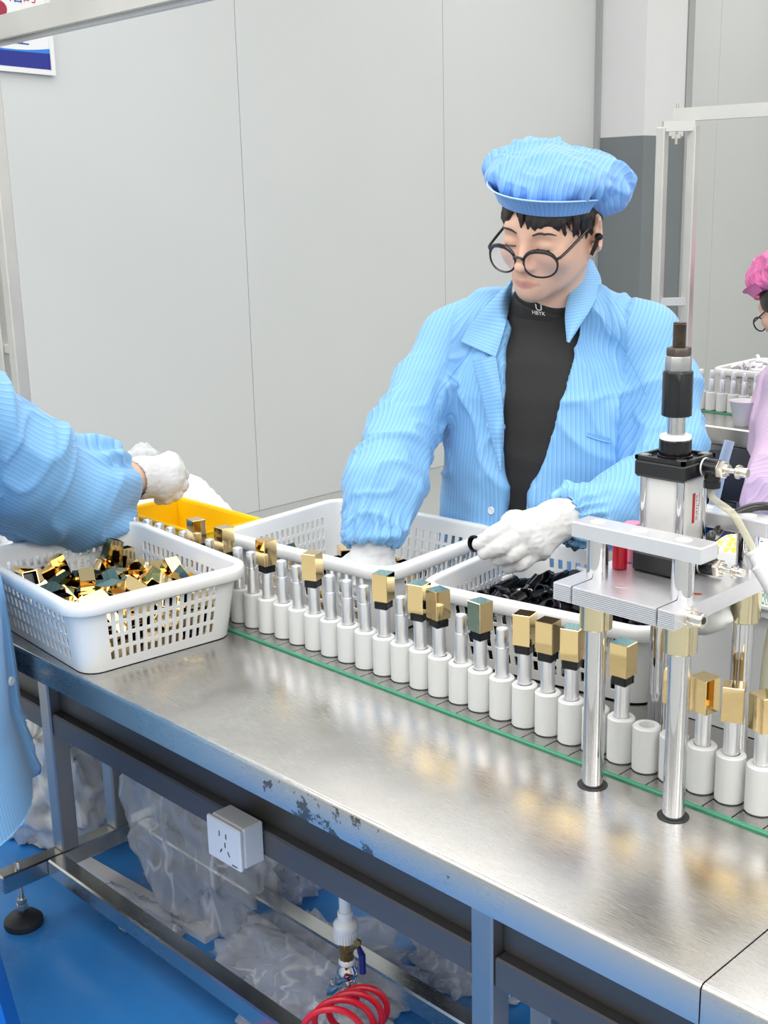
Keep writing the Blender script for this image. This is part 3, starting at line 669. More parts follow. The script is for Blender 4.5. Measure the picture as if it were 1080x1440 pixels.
# film bags lying about
def bag(label, c, r, seed, m='film', n=64, amp=0.35, freq=2.6, floor=0.0, name='plastic_bag'):
    q = crumple(c, r, seed, n, amp, freq, floor)
    return tag(obj(name, q, MT[m], sharp=180), label, 'plastic bag')
bag('clear bag of pale pink pieces left of the yellow tray', (-2.10, 1.31, 0.70), (0.085, 0.075, 0.06), 3, 'film2', 56, 0.25, 2.2, ZT)
bag('crumpled clear film bag behind the left worker\'s glove', at(203, 648, 2.62), (0.035, 0.03, 0.03), 8, 'film', 48, 0.3, 2.2, ZT)
bag('flattened clear film bag at left edge behind the front basket', (-2.18, 0.98, 0.69), (0.16, 0.11, 0.06), 12, 'film2', 48, 0.35, 2.4, ZT)
# lumps of pale pieces inside the pink bag
for k in range(9):
    rr = random.Random(k); c = (-2.10+rr.uniform(-0.05, 0.05), 1.31+rr.uniform(-0.04, 0.03), 0.672+0.022*(k//4)+rr.uniform(0, 0.01))
    v_, f_ = crumple(c, (0.017, 0.014, 0.010), k+40, 14, 0.2, 1.5)
    tag(obj('wrapped_piece', (v_, f_), mat('pale_pink', [(0.85, 0.55, 0.55), (0.85, 0.75, 0.5), (0.85, 0.8, 0.78)][k % 3], 0.5)), 'pale wrapped piece inside the clear bag left of the yellow tray', 'wrapped piece', 'pale pieces inside the clear bag')

# ================================================================== under the table
oxa, oxb = aty(289, 1144, 0.968)[0], aty(335, 1163, 0.968)[0]
oza, ozb = aty(294, 1202, 0.968)[2], aty(289, 1144, 0.968)[2]
bx = thing('outlet_box', 'white surface-mounted mains outlet box fixed to the dark beam', 'outlet', ((oxa+oxb)/2, 1.016, (oza+ozb)/2))
obj('back_box', MB().bbox(oxa+0.001, oxb-0.001, 0.977, 1.0155, oza+0.001, ozb-0.001, 0.003), MT['white_plastic'], bx)
fp = obj('face_plate', MB().bbox(oxa, oxb, 0.968, 0.976, oza, ozb, 0.0025), MT['socket'], bx)
w_, h_ = oxb-oxa, ozb-oza; xm = (oxa+oxb)/2; zm = (oza+ozb)/2
for dx, dz, a in ((-0.1, 0.20, 0), (0.1, 0.20, 0), (0.06, -0.02, 0), (-0.07, -0.2, 0.6), (0.16, -0.2, -0.6)):
    R = Euler((0, a, 0)).to_matrix()
    obj('socket_slot', MB().box(-0.0011, 0.0011, -0.0005, 0.0003, -0.0042, 0.0042, R, (xm+dx*w_, 0.968, zm+dz*h_)), MT['ink'], fp)
obj('maker_mark', MB().box(xm+0.25*w_, xm+0.40*w_, 0.9676, 0.968, oza+0.08*h_, oza+0.11*h_), MT['ink'], fp)
# compressed-air drop: pipe, coupling, ball valve, Y-splitter, coiled hose
px_ = aty(486, 1300, 1.1)[0]; pz = lambda py: aty(486, py, 1.1)[2]
ap = thing('air_drop', 'white air pipe with brass ball valve and chrome Y splitter hanging under the table', 'pipe', (px_, 1.1, 0.3))
c0 = (px_, 1.1, 0)
obj('pipe', MB().lathe([(0.0092, pz(1282)), (0.0092, 0.608)], c0, n=20), MT['pvc'], ap)
obj('reducer', MB().lathe([(0.0118, pz(1293)), (0.0122, pz(1291)), (0.0122, pz(1283)), (0.0112, pz(1281))], c0, n=24), MT['pvc'], ap)
kb = MB().lathe([(0.0165, pz(1321)), (0.0182, pz(1319)), (0.0182, pz(1306)), (0.0190, pz(1304)), (0.0190, pz(1298)), (0.0165, pz(1295)), (0.0125, pz(1292))], c0, n=36)
for k in range(26):
    a = 2*PI*k/26; kb.box(-0.0012, 0.0012, 0.0175, 0.0190, pz(1320), pz(1308), Euler((0, 0, a)).to_matrix(), (px_, 1.1, 0))
obj('union_nut', kb, MT['pvc'], ap)
obj('valve_body', MB().lathe([(0.0112, pz(1350)), (0.0118, pz(1347)), (0.0105, pz(1340)), (0.0118, pz(1332)), (0.0118, pz(1320))], c0, n=10), MT['brass'], ap)
obj('thread_tape', MB().lathe([(0.0115, pz(1354)), (0.0128, pz(1352)), (0.0122, pz(1347)), (0.0112, pz(1346))], c0, n=20), MT['white_print'], ap)
hd = obj('valve_handle', MB().tube([V(aty(504, 1330, 1.085)), V(aty(506, 1337, 1.083)), V(aty(509, 1343, 1.08)), V(aty(510, 1368, 1.08))], [0.003, 0.0045, 0.0055, 0.0055], 10), MT['blue_handle'], ap)
obj('handle_stem', MB().cyl((px_+0.010, 1.093, pz(1330)), V(aty(504, 1329, 1.085)), 0.004, 12).lathe([(0.006, 0), (0.006, 0.005)], aty(504, 1325, 1.083), (0.3, -0.9, 0.2), n=6), MT['brass'], hd)
obj('splitter', MB().lathe([(0.0135, pz(1372)), (0.0168, pz(1368)), (0.0168, pz(1362)), (0.0135, pz(1358)), (0.0120, pz(1353))], c0, n=32), MT['chrome'], ap)
for sx, py2 in ((-1, 1396), (1, 1401)):
    a = Vector((px_+sx*0.007, 1.1, pz(1370))); bpt = V(aty(486+sx*(-24 if sx < 0 else 9)*sx*sx if False else (463 if sx < 0 else 494), py2, 1.1))
    d = bpt-a
    cb = obj('quick_coupler', MB().lathe([(0.0085, 0), (0.0105, 0.003), (0.0105, d.length*0.42), (0.009, d.length*0.46), (0.0108, d.length*0.52), (0.0108, d.length*0.9), (0.009, d.length)], a, d, n=10), MT['nickel'], ap)
cc = V(aty(500, 1403, 1.1)); pts = [cc+Vector((0, 0, 0.006)), cc+Vector((0.004, -0.004, -0.008))]
hs_ = [cc+Vector((0, 0, 0.004)), cc+Vector((0.002, 0, -0.010))]
ux = V(CX); uy = Vector((0, 0, 1)); ca_, cb_2 = V(aty(514, 1414, 1.095)), V(aty(462, 1462, 1.00))
for k in range(130):
    t = k/129; a = PI*0.75 - t*2*PI*3.6; r_ = 0.036+0.012*min(1, t*2)
    hs_.append(ca_.lerp(cb_2, t)+ux*(r_*math.cos(a))+uy*(r_*0.92*math.sin(a)))
hs_ += [hs_[-1]+Vector((-0.05, -0.03, -0.03)), Vector((px_-0.16, 0.93, 0.008)), Vector((px_-0.05, 0.74, 0.008))]
tag(obj('coiled_hose', MB().tube(spline(hs_, 420), 0.0052, 10), MT['red_hose']), 'bright red coiled air hose hanging from the chrome splitter under the table', 'hose')
# film heaped on the floor and over the rear rail
def fl_at(px, py): return atz(px, py, 0.0)
p = fl_at(300, 1290); bag('clear film bag draped over the rear rail in the middle', (p[0]-0.04, p[1]+0.0, 0.15), (0.15, 0.075, 0.17), 21, 'film', 110, 0.34, 2.4)
p = fl_at(395, 1215); bag('white film sack hanging behind the rear rail below the outlet box', (p[0]-0.1, p[1]-0.05, 0.17), (0.22, 0.10, 0.17), 25, 'film2', 96, 0.3, 2.6)
p = fl_at(60, 1220); bag('milky film bag on the floor left of the front table leg', (p[0]-0.16, p[1]+0.12, 0.09), (0.17, 0.11, 0.15), 33, 'film2', 96, 0.35, 2.4)
p = fl_at(155, 1190); bag('large white film sack on the floor behind the left end frame', (p[0]-0.22, p[1]+0.48, 0.2), (0.34, 0.20, 0.26), 37, 'film2', 110, 0.28, 2.6)
p = fl_at(180, 1300); bag('twisted strip of clear film on floor in front of the lower rail', (p[0]+0.02, p[1]+0.02, 0.012), (0.10, 0.035, 0.022), 44, 'film', 56, 0.5, 2.2)
p = fl_at(440, 1425); bag('clear film bag on the floor beneath the red hose', (p[0]-0.05, p[1]+0.05, 0.02), (0.16, 0.12, 0.05), 48, 'film', 80, 0.45, 3.0)
p = fl_at(640, 1400); bag('small clear film bag on floor left of the middle leg', (p[0]-0.03, p[1]+0.06, 0.02), (0.09, 0.07, 0.045), 52, 'film', 56, 0.45, 2.6)
p = fl_at(450, 1245); bag('clear film trailing on the floor behind the white pipe', (p[0]-0.1, p[1]-0.02, 0.03), (0.12, 0.10, 0.07), 57, 'film', 64, 0.4, 2.6)
# pale strip lying on the floor between the rails
s0, s1 = fl_at(112, 1214), fl_at(205, 1268); dv = (s1-s0)/np.linalg.norm(s1-s0); pv = np.array([-dv[1], dv[0], 0])
mb = MB().prism([(0, -0.016), (0.42, -0.016), (0.42, 0.016), (0, 0.016)], 0.0, 0.014, lambda x, y, z: tuple(s0+dv*x+pv*y+np.array([0, 0, z])))
tag(obj('floor_batten', mb, MT['white_paint']), 'pale batten lying on the blue floor between the rails', 'batten')
# carton edge and pale parts glimpsed at far left below the table
p = fl_at(52, 1100); p = p+np.array([-0.05, -0.05, 0])
ct = thing('parts_carton', 'open carton of pale parts on the floor at far left under the table', 'carton', (p[0]-0.25, p[1]+0.35, 0))
cb_ = (p[0]-0.25, p[1]+0.35)
obj('carton_body', open_box(cb_[0]-0.2, cb_[0]+0.2, cb_[1]-0.15, cb_[1]+0.15, 0.001, 0.22, 0.005, 0.0, 0.002), mat('grey_carton', srgb(90, 95, 98), 0.7), ct)
for k in range(8):
    tag(obj('pale_box', MB().bbox(cb_[0]-0.17+0.045*k, cb_[0]-0.135+0.045*k, cb_[1]-0.14, cb_[1]+0.12, 0.008, 0.29, 0.003), mat('pale_card', srgb(225, 205, 165), 0.6) if k == 0 else bpy.data.materials['pale_card']), 'pale cream box standing in the floor carton at far left', 'box', 'cream boxes in the floor carton')

# ================================================================== racks, sign
def bar(mb, p0, p1, w, h, up=(0, 0, 1)):
    p0 = V(p0); p1 = V(p1); d = (p1-p0).normalized(); s = d.cross(Vector(up)).normalized(); u = s.cross(d)
    vs = [p+s*(a*w/2)+u*(b*h/2) for p in (p0, p1) for a, b in ((-1, -1), (1, -1), (1, 1), (-1, 1))]
    return mb.add(vs, [(3, 2, 1, 0), (4, 5, 6, 7), (0, 1, 5, 4), (1, 2, 6, 5), (2, 3, 7, 6), (3, 0, 4, 7)])
# left rack: square posts and a light-carrying beam
pL = aty(36, 590, 1.63); zb = at(0, 38, 3.25)[2]
rk = thing('lamp_rack', 'steel tube rack at the left edge carrying a crosswise beam near the top', 'rack', (pL[0], pL[1], 0))
obj('post', MB().bbox(pL[0]-0.026, pL[0]+0.010, pL[1]-0.017, pL[1]+0.019, 0.0, zb-0.02, 0.003), MT['rack'], rk)
obj('post', MB().bbox(pL[0]-0.10, pL[0]-0.064, pL[1]-0.017, pL[1]+0.019, 0.0, zb-0.02, 0.003), MT['rack'], rk)
obj('spacer', MB().bbox(pL[0]-0.064, pL[0]-0.026, pL[1]-0.010, pL[1]+0.012, 0.92, 0.945, 0.002), MT['rack'], rk)
bA, bB = atz(-60, 55, zb), atz(420, -60, zb)
obj('beam', bar(MB(), bA, bB, 0.035, 0.058), MT['rack'], rk)
obj('beam_edge', bar(MB(), bA+np.array([0, 0.012, -0.034]), bB+np.array([0, 0.012, -0.034]), 0.020, 0.010), MT['white_paint'], rk)
# right rack by the column
r0 = at(928, 300, 3.3); r1 = at(971, 300, 3.3); zt_ = at(950, 180, 3.3)[2]
rr_ = thing('lamp_rack', 'slim twin-post steel rack in front of the grey-based column', 'rack', (r0[0], r0[1], 0))
dx_ = (r1-r0)[:2]
for q in (r0, r1):
    obj('post', MB().bbox(q[0]-0.013, q[0]+0.013, q[1]-0.012, q[1]+0.012, 0.0, zt_, 0.002), MT['rack'], rr_)
obj('top_bar', bar(MB(), (r0[0], r0[1], zt_+0.002), (r1[0], r1[1], zt_+0.002), 0.026, 0.026), MT['rack'], rr_)
z2 = at(945, 427, 3.3)[2]
obj('lower_bar', bar(MB(), (r0[0], r0[1], z2), (r1[0], r1[1], z2), 0.02, 0.02), MT['rack'], rr_)
bz = zt_+0.033; e0 = at(950, 163, 3.3)
obj('beam', bar(MB(), (e0[0], e0[1], bz), tuple(np.array([*atz(1110, 152, bz)[:2], bz]) if abs(atz(1110, 152, bz)[1]) < 5 else (e0[0]+0.5, e0[1]+0.45, bz)), 0.03, 0.034), MT['rack'], rr_)
obj('wing_bolt', MB().cyl((e0[0]+0.005, e0[1], bz-0.075), (e0[0]+0.005, e0[1], bz+0.03), 0.004, 10).box(e0[0]-0.008, e0[0]+0.018, e0[1]-0.003, e0[1]+0.003, bz-0.06, bz-0.05), MT['nickel'], rr_)
# printed notice on the back wall
xw = -4.096
yb1, zb1 = atx(76, 107, xw)[1:3]
sg = thing('wall_notice', 'white framed wall notice with blue lower band behind the left rack', 'sign', (xw, yb1-0.35, zb1+0.3))
tilt = 0.05
def sgp(u, w, x): return (xw+x, yb1-u*math.cos(tilt)-w*math.sin(tilt)*0.0, zb1+w+u*math.sin(tilt)*0.75)     # u leftwards, w upwards
def quad(mb, pts, x, th=0.002): return mb.prism(pts, 0, 1, lambda a, b, z: sgp(a, b, x+th*z))
obj('board', quad(MB(), [(0, 0), (0.70, 0), (0.70, 0.62), (0, 0.62)], 0.0, 0.010), MT['white_plastic'], sg, smooth=False)
fr = MB()
for pts in ([(0, 0), (0.70, 0), (0.70, 0.016), (0, 0.016)], [(0, 0.016), (0.016, 0.016), (0.016, 0.604), (0, 0.604)], [(0, 0.604), (0.70, 0.604), (0.70, 0.62), (0, 0.62)], [(0.684, 0.016), (0.70, 0.016), (0.70, 0.604), (0.684, 0.604)]): quad(fr, pts[::-1], 0.010, 0.006)
obj('frame', fr, MT['white_print'], sg, smooth=False)
nb = 16
def band(f0, f1): return [(0.016+0.668*k/nb, f0(k/nb)) for k in range(nb+1)] + [(0.016+0.668*k/nb, f1(k/nb)) for k in range(nb, -1, -1)]
obj('print_band', quad(MB(), band(lambda t: 0.018, lambda t: 0.072-0.02*t+0.03*t*t), 0.0102, 0.001), mat('navy_print', srgb(22, 38, 140), 0.35), sg, smooth=False)
obj('print_band', quad(MB(), band(lambda t: 0.072-0.02*t+0.03*t*t, lambda t: 0.088-0.12*t+0.26*t*t), 0.0102, 0.001), mat('blue_print', srgb(40, 130, 215), 0.35), sg, smooth=False)
def text(name, body, size, m, T, parent, extrude=0.0004, world=True):
    cu = bpy.data.curves.new(name, 'FONT'); cu.body = body; cu.size = size; cu.align_x = 'CENTER'; cu.resolution_u = 3
    o = bpy.data.objects.new(name, cu); COL.objects.link(o); dg = bpy.context.evaluated_depsgraph_get()
    me = o.evaluated_get(dg).to_mesh(); v = [tuple(T(p.co.x, p.co.y)) for p in me.vertices]; f = [tuple(p.vertices) for p in me.polygons]
    o.to_mesh_clear(); bpy.data.objects.remove(o); bpy.data.curves.remove(cu)
    return obj(name, (v, f), m, parent, smooth=False, world=world)
MT['navy'] = mat('notice_blue', srgb(35, 70, 160), 0.5); MT['nred'] = mat('notice_red', srgb(205, 60, 70), 0.5)
for ch, u, w, m in (('工', 0.118, 0.094, 'navy'), ('活', 0.128, 0.232, 'navy'), ('的', 0.075, 0.236, 'nred')):
    text('lettering', ch, 0.055, MT[m], lambda x, y, u=u, w=w: sgp(u-x, w+y, 0.0112), sg)
dots = MB()
for k in range(3): dots.lathe([(0.026, 0), (0.026, 0.001)], sgp(0.19+0.012*(k % 2), 0.20+0.045*k, 0.0102), (1, 0, 0), n=16)
obj('print_dots', dots, mat('crimson_print', srgb(165, 40, 70), 0.5), sg, smooth=False)

# ================================================================== the second line in the background
e = atz(1010, 600, ZT); ye = e[1]
XF = aty(900, 600, ye)[0]
t2 = thing('far_conveyor_table', 'second steel conveyor table in the background at right', 'table', (e[0], ye+0.3, 0))
obj('tabletop', MB().bbox(XF, 0.6, ye, ye+0.62, ZT-0.055, ZT, 0.004), MT['top'], t2)
obj('guide_strip', MB().bbox(XF, 0.6, ye+0.185, ye+0.193, ZT-0.002, ZT+0.004, 0.001), MT['green'], t2)
obj('channel_beam', MB().bbox(XF, 0.6, ye+0.12, ye+0.17, 0.33, 0.40, 0.004), MT['steel'], t2)
obj('side_panel', MB().bbox(XF, 0.6, ye+0.05, ye+0.06, 0.47, 0.594, 0.001), MT['rack'], t2)
for x in (XF+0.05, e[0]+0.12, e[0]+1.2):
    obj('leg', MB().bbox(x-0.02, x+0.02, ye+0.08, ye+0.12, 0.0, 0.60, 0.003), MT['rack'], t2)
for k in range(11):
    x = e[0]-0.20+0.0377*k; y = ye+0.225
    lab = f'far white holder, {ORD[k]} from the left on the background conveyor'
    p = thing('tube_holder', lab, 'holder', (x, y, ZT+0.0005), 0, 'white holders on the far conveyor'); part('holder_body', ME['puck'], p)
    t = thing('lip_tube', f'far bare silver tube in the {ORD[k]} holder on the background conveyor', 'lip tube', (x, y, ZT+0.020), 0, 'silver tubes on the far conveyor')
    part('tube', ME['tube'], t); part('inner_sleeve', ME['inner'], t)
b4 = dup(bk, (e[0]-0.02, ye+0.45, ZT+0.002), (0, 0, 0.02), 'white slotted basket of silvery tubes on the background table')
FARB = (b4, (e[0]-0.02, ye+0.45, ZT+0.0045+0.082), 0.02)
bw = at(1047, 582, 3.62)
tag(obj('white_bowl', MB().lathe([(0.024, ZT+0.0005), (0.040, ZT+0.070), (0.043, ZT+0.073), (0.040, ZT+0.069), (0.020, ZT+0.006)], (atz(1049, 597, ZT)[0], ye+0.06, 0), n=28), MT['white_plastic']), 'small white tub beside the pink-capped worker on the background table', 'tub')
for k, (px, py, w, m, lab) in enumerate(((1005, 705, 0.16, 'blue_bin', 'blue bin under the background table, left one'), (1068, 700, 0.15, 'blue_bin', 'blue bin under the background table beside the pink jacket'))):
    p = atz(px, py, 0.25)
    bin_('floor_bin', lab, p[0]-w, p[0]+w, ye+0.2, ye+0.45, 0.0, 0.30, mat('deep_blue_plastic', srgb(25, 80, 150), 0.4) if k == 0 else bpy.data.materials['deep_blue_plastic'])
# striped woven sack on the table behind the press
wv = mat('woven_sack', (0.8, 0.75, 0.5), 0.6); nt = wv.node_tree
ck = nt.nodes.new('ShaderNodeTexChecker'); ck.inputs['Scale'].default_value = 150; ck.inputs[1].default_value = (*srgb(248, 205, 90), 1); ck.inputs[2].default_value = (*srgb(240, 238, 225), 1)
ck2 = nt.nodes.new('ShaderNodeTexChecker'); ck2.inputs['Scale'].default_value = 150; ck2.inputs[1].default_value = (*srgb(110, 150, 125), 1); ck2.inputs[2].default_value = (*srgb(215, 218, 222), 1)
tc = nt.nodes.new('ShaderNodeTexCoord'); sx = nt.nodes.new('ShaderNodeSeparateXYZ'); gt = nt.nodes.new('ShaderNodeMath'); gt.operation = 'GREATER_THAN'; gt.inputs[1].default_value = 0.826
nt.links.new(tc.outputs['Object'], sx.inputs[0]); nt.links.new(sx.outputs[2], gt.inputs[0]); nt.links.new(tc.outputs['Object'], ck.inputs[0]); nt.links.new(tc.outputs['Object'], ck2.inputs[0])
mx = nt.nodes.new('ShaderNodeMix'); mx.data_type = 'RGBA'; nt.links.new(gt.outputs[0], mx.inputs[0]); nt.links.new(ck2.outputs[0], mx.inputs[6]); nt.links.new(ck.outputs[0], mx.inputs[7]); nt.links.new(mx.outputs[2], nt.nodes['Principled BSDF'].inputs[0])
v_, f_ = crumple((-0.794, 1.41, 0.80), (0.042, 0.060, 0.080), 61, 48, 0.08, 1.3, ZT)
tag(obj('woven_sack', (v_, f_), wv, sharp=180), 'yellow white and green checked sack behind the press', 'sack')
# ================================================================== people: bodies grown from distance fields
def surfnets(D, o, h):
    Sg = D < 0; nx, ny, nz = D.shape
    c = np.zeros((nx-1, ny-1, nz-1), np.int8)
    for a in (0, 1):
        for b in (0, 1):
            for d in (0, 1): c += Sg[a:nx-1+a, b:ny-1+b, d:nz-1+d]
    mask = (c > 0) & (c < 8); idx = np.full(mask.shape, -1, np.int64); cells = np.argwhere(mask); idx[mask] = np.arange(len(cells))
    acc = np.zeros((len(cells), 3)); cnt = np.zeros(len(cells))
    corners = [(a, b, d) for a in (0, 1) for b in (0, 1) for d in (0, 1)]
    for i, p in enumerate(corners):
        for q in corners[i+1:]:
            if sum(abs(p[k]-q[k]) for k in range(3)) != 1: continue
            da = D[cells[:, 0]+p[0], cells[:, 1]+p[1], cells[:, 2]+p[2]]; db = D[cells[:, 0]+q[0], cells[:, 1]+q[1], cells[:, 2]+q[2]]
            cr = (da < 0) != (db < 0); t = np.where(cr, da/np.where(cr, da-db, 1), 0)
            acc[cr] += (np.array(p)+t[:, None]*(np.array(q)-np.array(p)))[cr]; cnt[cr] += 1
    v = (cells+acc/np.maximum(cnt, 1)[:, None])*h+np.array(o); fs = []
    for ax in range(3):
        sl0 = [slice(None)]*3; sl1 = [slice(None)]*3; sl0[ax] = slice(0, -1); sl1[ax] = slice(1, None)
        A = Sg[tuple(sl0)]; B = Sg[tuple(sl1)]; e = np.argwhere(A != B); u, w = (ax+1) % 3, (ax+2) % 3
        e = e[(e[:, u] > 0) & (e[:, w] > 0) & (e[:, u] < D.shape[u]-1) & (e[:, w] < D.shape[w]-1)]
        ins = A[e[:, 0], e[:, 1], e[:, 2]]
        def g(du, dw):
            k = e.copy(); k[:, u] += du; k[:, w] += dw; return idx[k[:, 0], k[:, 1], k[:, 2]]
        Q = np.stack([g(-1, -1), g(0, -1), g(0, 0), g(-1, 0)], 1); Q[~ins] = Q[~ins][:, ::-1]; fs.append(Q)
    return v, np.concatenate(fs)
class Field:
    """a sampled distance field; shapes are added in world coordinates"""
    def __init__(s, lo, hi, h):
        s.lo = np.array(lo, float); s.h = h; n = np.ceil((np.array(hi)-s.lo)/h).astype(int)+1
        ax = [(s.lo[k]+np.arange(n[k])*h).astype(np.float32) for k in range(3)]
        s.X, s.Y, s.Z = ax[0][:, None, None], ax[1][None, :, None], ax[2][None, None, :]; s.D = np.full(n, 9.0, np.float32)
    def cone(s, a, b, ra, rb):
        a = np.asarray(a, float); b = np.asarray(b, float); ba = b-a; L = max(float(ba@ba), 1e-12)
        t = np.clip(((s.X-a[0])*ba[0]+(s.Y-a[1])*ba[1]+(s.Z-a[2])*ba[2])/L, 0, 1).astype(np.float32)
        return np.sqrt((s.X-a[0]-t*ba[0])**2+(s.Y-a[1]-t*ba[1])**2+(s.Z-a[2]-t*ba[2])**2)-(ra+(rb-ra)*t)
    def frame(s, o, F):       # coordinates along the three axes of frame F (rows) from o
        x, y, z = s.X-o[0], s.Y-o[1], s.Z-o[2]
        return [x*F[k][0]+y*F[k][1]+z*F[k][2] for k in range(3)]
    def ell(s, c, r, F=np.eye(3)):
        q = s.frame(c, F); k0 = np.sqrt(sum((q[k]/r[k])**2 for k in range(3))); k1 = np.sqrt(sum((q[k]/r[k]**2)**2 for k in range(3)))
        return k0*(k0-1)/np.maximum(k1, 1e-6)
    def add(s, d, k=0.0):
        if k <= 0: s.D = np.minimum(s.D, d); return
        h = np.maximum(k-np.abs(s.D-d), 0)/k; s.D = np.minimum(s.D, d)-h*h*k*0.25
    def cut(s, d, k=0.0):
        d = -d
        if k <= 0: s.D = np.maximum(s.D, d); return
        h = np.maximum(k-np.abs(s.D-d), 0)/k; s.D = np.maximum(s.D, d)+h*h*k*0.25
    def limb(s, pts, rad, k=0.01):
        for i in range(len(pts)-1): s.add(s.cone(pts[i], pts[i+1], rad[i], rad[i+1]), k if i else k)
    def mesh(s, relax=1):
        D = s.D
        for a in range(3):    # closed at the borders
            q = [slice(None)]*3
            for e in (0, -1): q[a] = e; D[tuple(q)] = np.maximum(D[tuple(q)], 0.01)
        v, f = surfnets(D, s.lo, s.h)
        for _ in range(relax):
            n = np.zeros_like(v); w = np.zeros(len(v))
            for i in range(4):
                a, b = f[:, i], f[:, (i+1) % 4]; np.add.at(n, a, v[b]); np.add.at(n, b, v[a]); np.add.at(w, a, 1); np.add.at(w, b, 1)
            v = 0.5*v+0.5*n/np.maximum(w, 1)[:, None]
        return v, f
def smoothstep(a, b, x):
    t = np.clip((x-a)/(b-a), 0, 1); return t*t*(3-2*t)
def unit(a): a = np.asarray(a, float); return a/np.linalg.norm(a)
def attr(o, name, vals):
    at_ = o.data.attributes.new(name, 'FLOAT', 'POINT'); at_.data.foreach_set('value', np.asarray(vals, np.float32))
def cloth(name, base, lo, hi, per=0.0068, rough=0.62, edge=0.12, sheen=0.15):
    """fine woven stripes running along the attribute 'stripe' (metres)"""
    m = bpy.data.materials.new(name); m.use_nodes = True; N = m.node_tree.nodes; L = m.node_tree.links; b = N['Principled BSDF']
    b.inputs['Roughness'].default_value = rough; b.inputs['Sheen Weight'].default_value = sheen
    a = N.new('ShaderNodeAttribute'); a.attribute_name = 'stripe'
    d = N.new('ShaderNodeMath'); d.operation = 'DIVIDE'; d.inputs[1].default_value = per; L.new(a.outputs['Fac'], d.inputs[0])
    fr = N.new('ShaderNodeMath'); fr.operation = 'FRACT'; L.new(d.outputs[0], fr.inputs[0])
    cr = N.new('ShaderNodeValToRGB'); e = cr.color_ramp.elements
    e[0].position = 0.0; e[0].color = (*base, 1); e[1].position = 1.0; e[1].color = (*base, 1)
    for p, c in ((0.30, base), (0.42, lo), (0.52, lo), (0.62, hi), (0.80, hi), (0.9, base)):
        q = cr.color_ramp.elements.new(p); q.color = (*c, 1)
    L.new(fr.outputs[0], cr.inputs[0]); L.new(cr.outputs[0], b.inputs['Base Color'])
    tc = N.new('ShaderNodeTexCoord'); n = N.new('ShaderNodeTexNoise'); n.inputs['Scale'].default_value = 38; n.inputs['Detail'].default_value = 4
    L.new(tc.outputs['Object'], n.inputs[0]); bp = N.new('ShaderNodeBump'); bp.inputs['Strength'].default_value = 0.25; bp.inputs['Distance'].default_value = 0.003
    L.new(n.outputs[0], bp.inputs['Height']); L.new(bp.outputs[0], b.inputs['Normal'])
    return m
BL = srgb(135, 198, 248)
MT['jacket'] = cloth('blue_antistatic_cloth', srgb(128, 184, 232), srgb(110, 168, 223), srgb(142, 195, 238))
MT['capcloth'] = cloth('blue_cap_cloth', srgb(120, 172, 234), srgb(102, 156, 226), srgb(134, 184, 240))
MT['lilac'] = cloth('lilac_cloth', srgb(226, 196, 226), srgb(216, 182, 216), srgb(234, 208, 234))
MT['pinkcap'] = cloth('pink_cap_cloth', srgb(240, 120, 180), srgb(232, 105, 168), srgb(246, 140, 192))
MT['skin'] = mat('skin', srgb(230, 186, 162), 0.5, var=0.05, vscale=25, Subsurface_Weight=0.15, Subsurface_Scale=0.01, Subsurface_Radius=(1.0, 0.35, 0.2))
MT['lips'] = mat('lip_skin', srgb(206, 145, 134), 0.45)
_m = MT['skin']; _N = _m.node_tree.nodes; _L = _m.node_tree.links; _b = _N['Principled BSDF']
_a = _N.new('ShaderNodeAttribute'); _a.attribute_name = 'lip'; _x = _N.new('ShaderNodeMix'); _x.data_type = 'RGBA'; _x.inputs[7].default_value = (*srgb(205, 140, 130), 1)
_L.new(_b.inputs['Base Color'].links[0].from_socket, _x.inputs[6]); _L.new(_a.outputs['Fac'], _x.inputs[0]); _L.new(_x.outputs[2], _b.inputs['Base Color'])
MT['hair'] = mat('dark_hair', srgb(38, 30, 28), 0.45, var=0.35, vscale=60, stretch=(1, 1, 0.2))
MT['shirt'] = mat('black_knit', srgb(34, 32, 32), 0.75, bump=0.1, bscale=700)
MT['glove'] = mat('white_knit_glove', (0.67, 0.67, 0.67), 0.85, bump=0.25, bscale=900)
MT['trouser'] = mat('dark_trousers', srgb(40, 44, 56), 0.8)
MT['frame'] = mat('black_spectacle_frame', srgb(28, 24, 32), 0.2)
MT['button'] = mat('white_button', (0.88, 0.88, 0.88), 0.25)
def head_frame(az, pitch, roll):
    f = np.array([math.cos(az)*math.cos(pitch), math.sin(az)*math.cos(pitch), -math.sin(pitch)])
    r = np.array([math.sin(az), -math.cos(az), 0.0]); u = np.cross(r, f)
    return np.array([r*math.cos(roll)+u*math.sin(roll), f, u*math.cos(roll)-r*math.sin(roll)])     # rows: his right, forward, up
def put(o, F, k, *p):          # point(s) in a head/torso frame, scaled by k
    p = np.array(p, float).reshape(-1, 3); return (o + (p*k) @ F) if len(p) > 1 else (o + (p[0]*k) @ F)
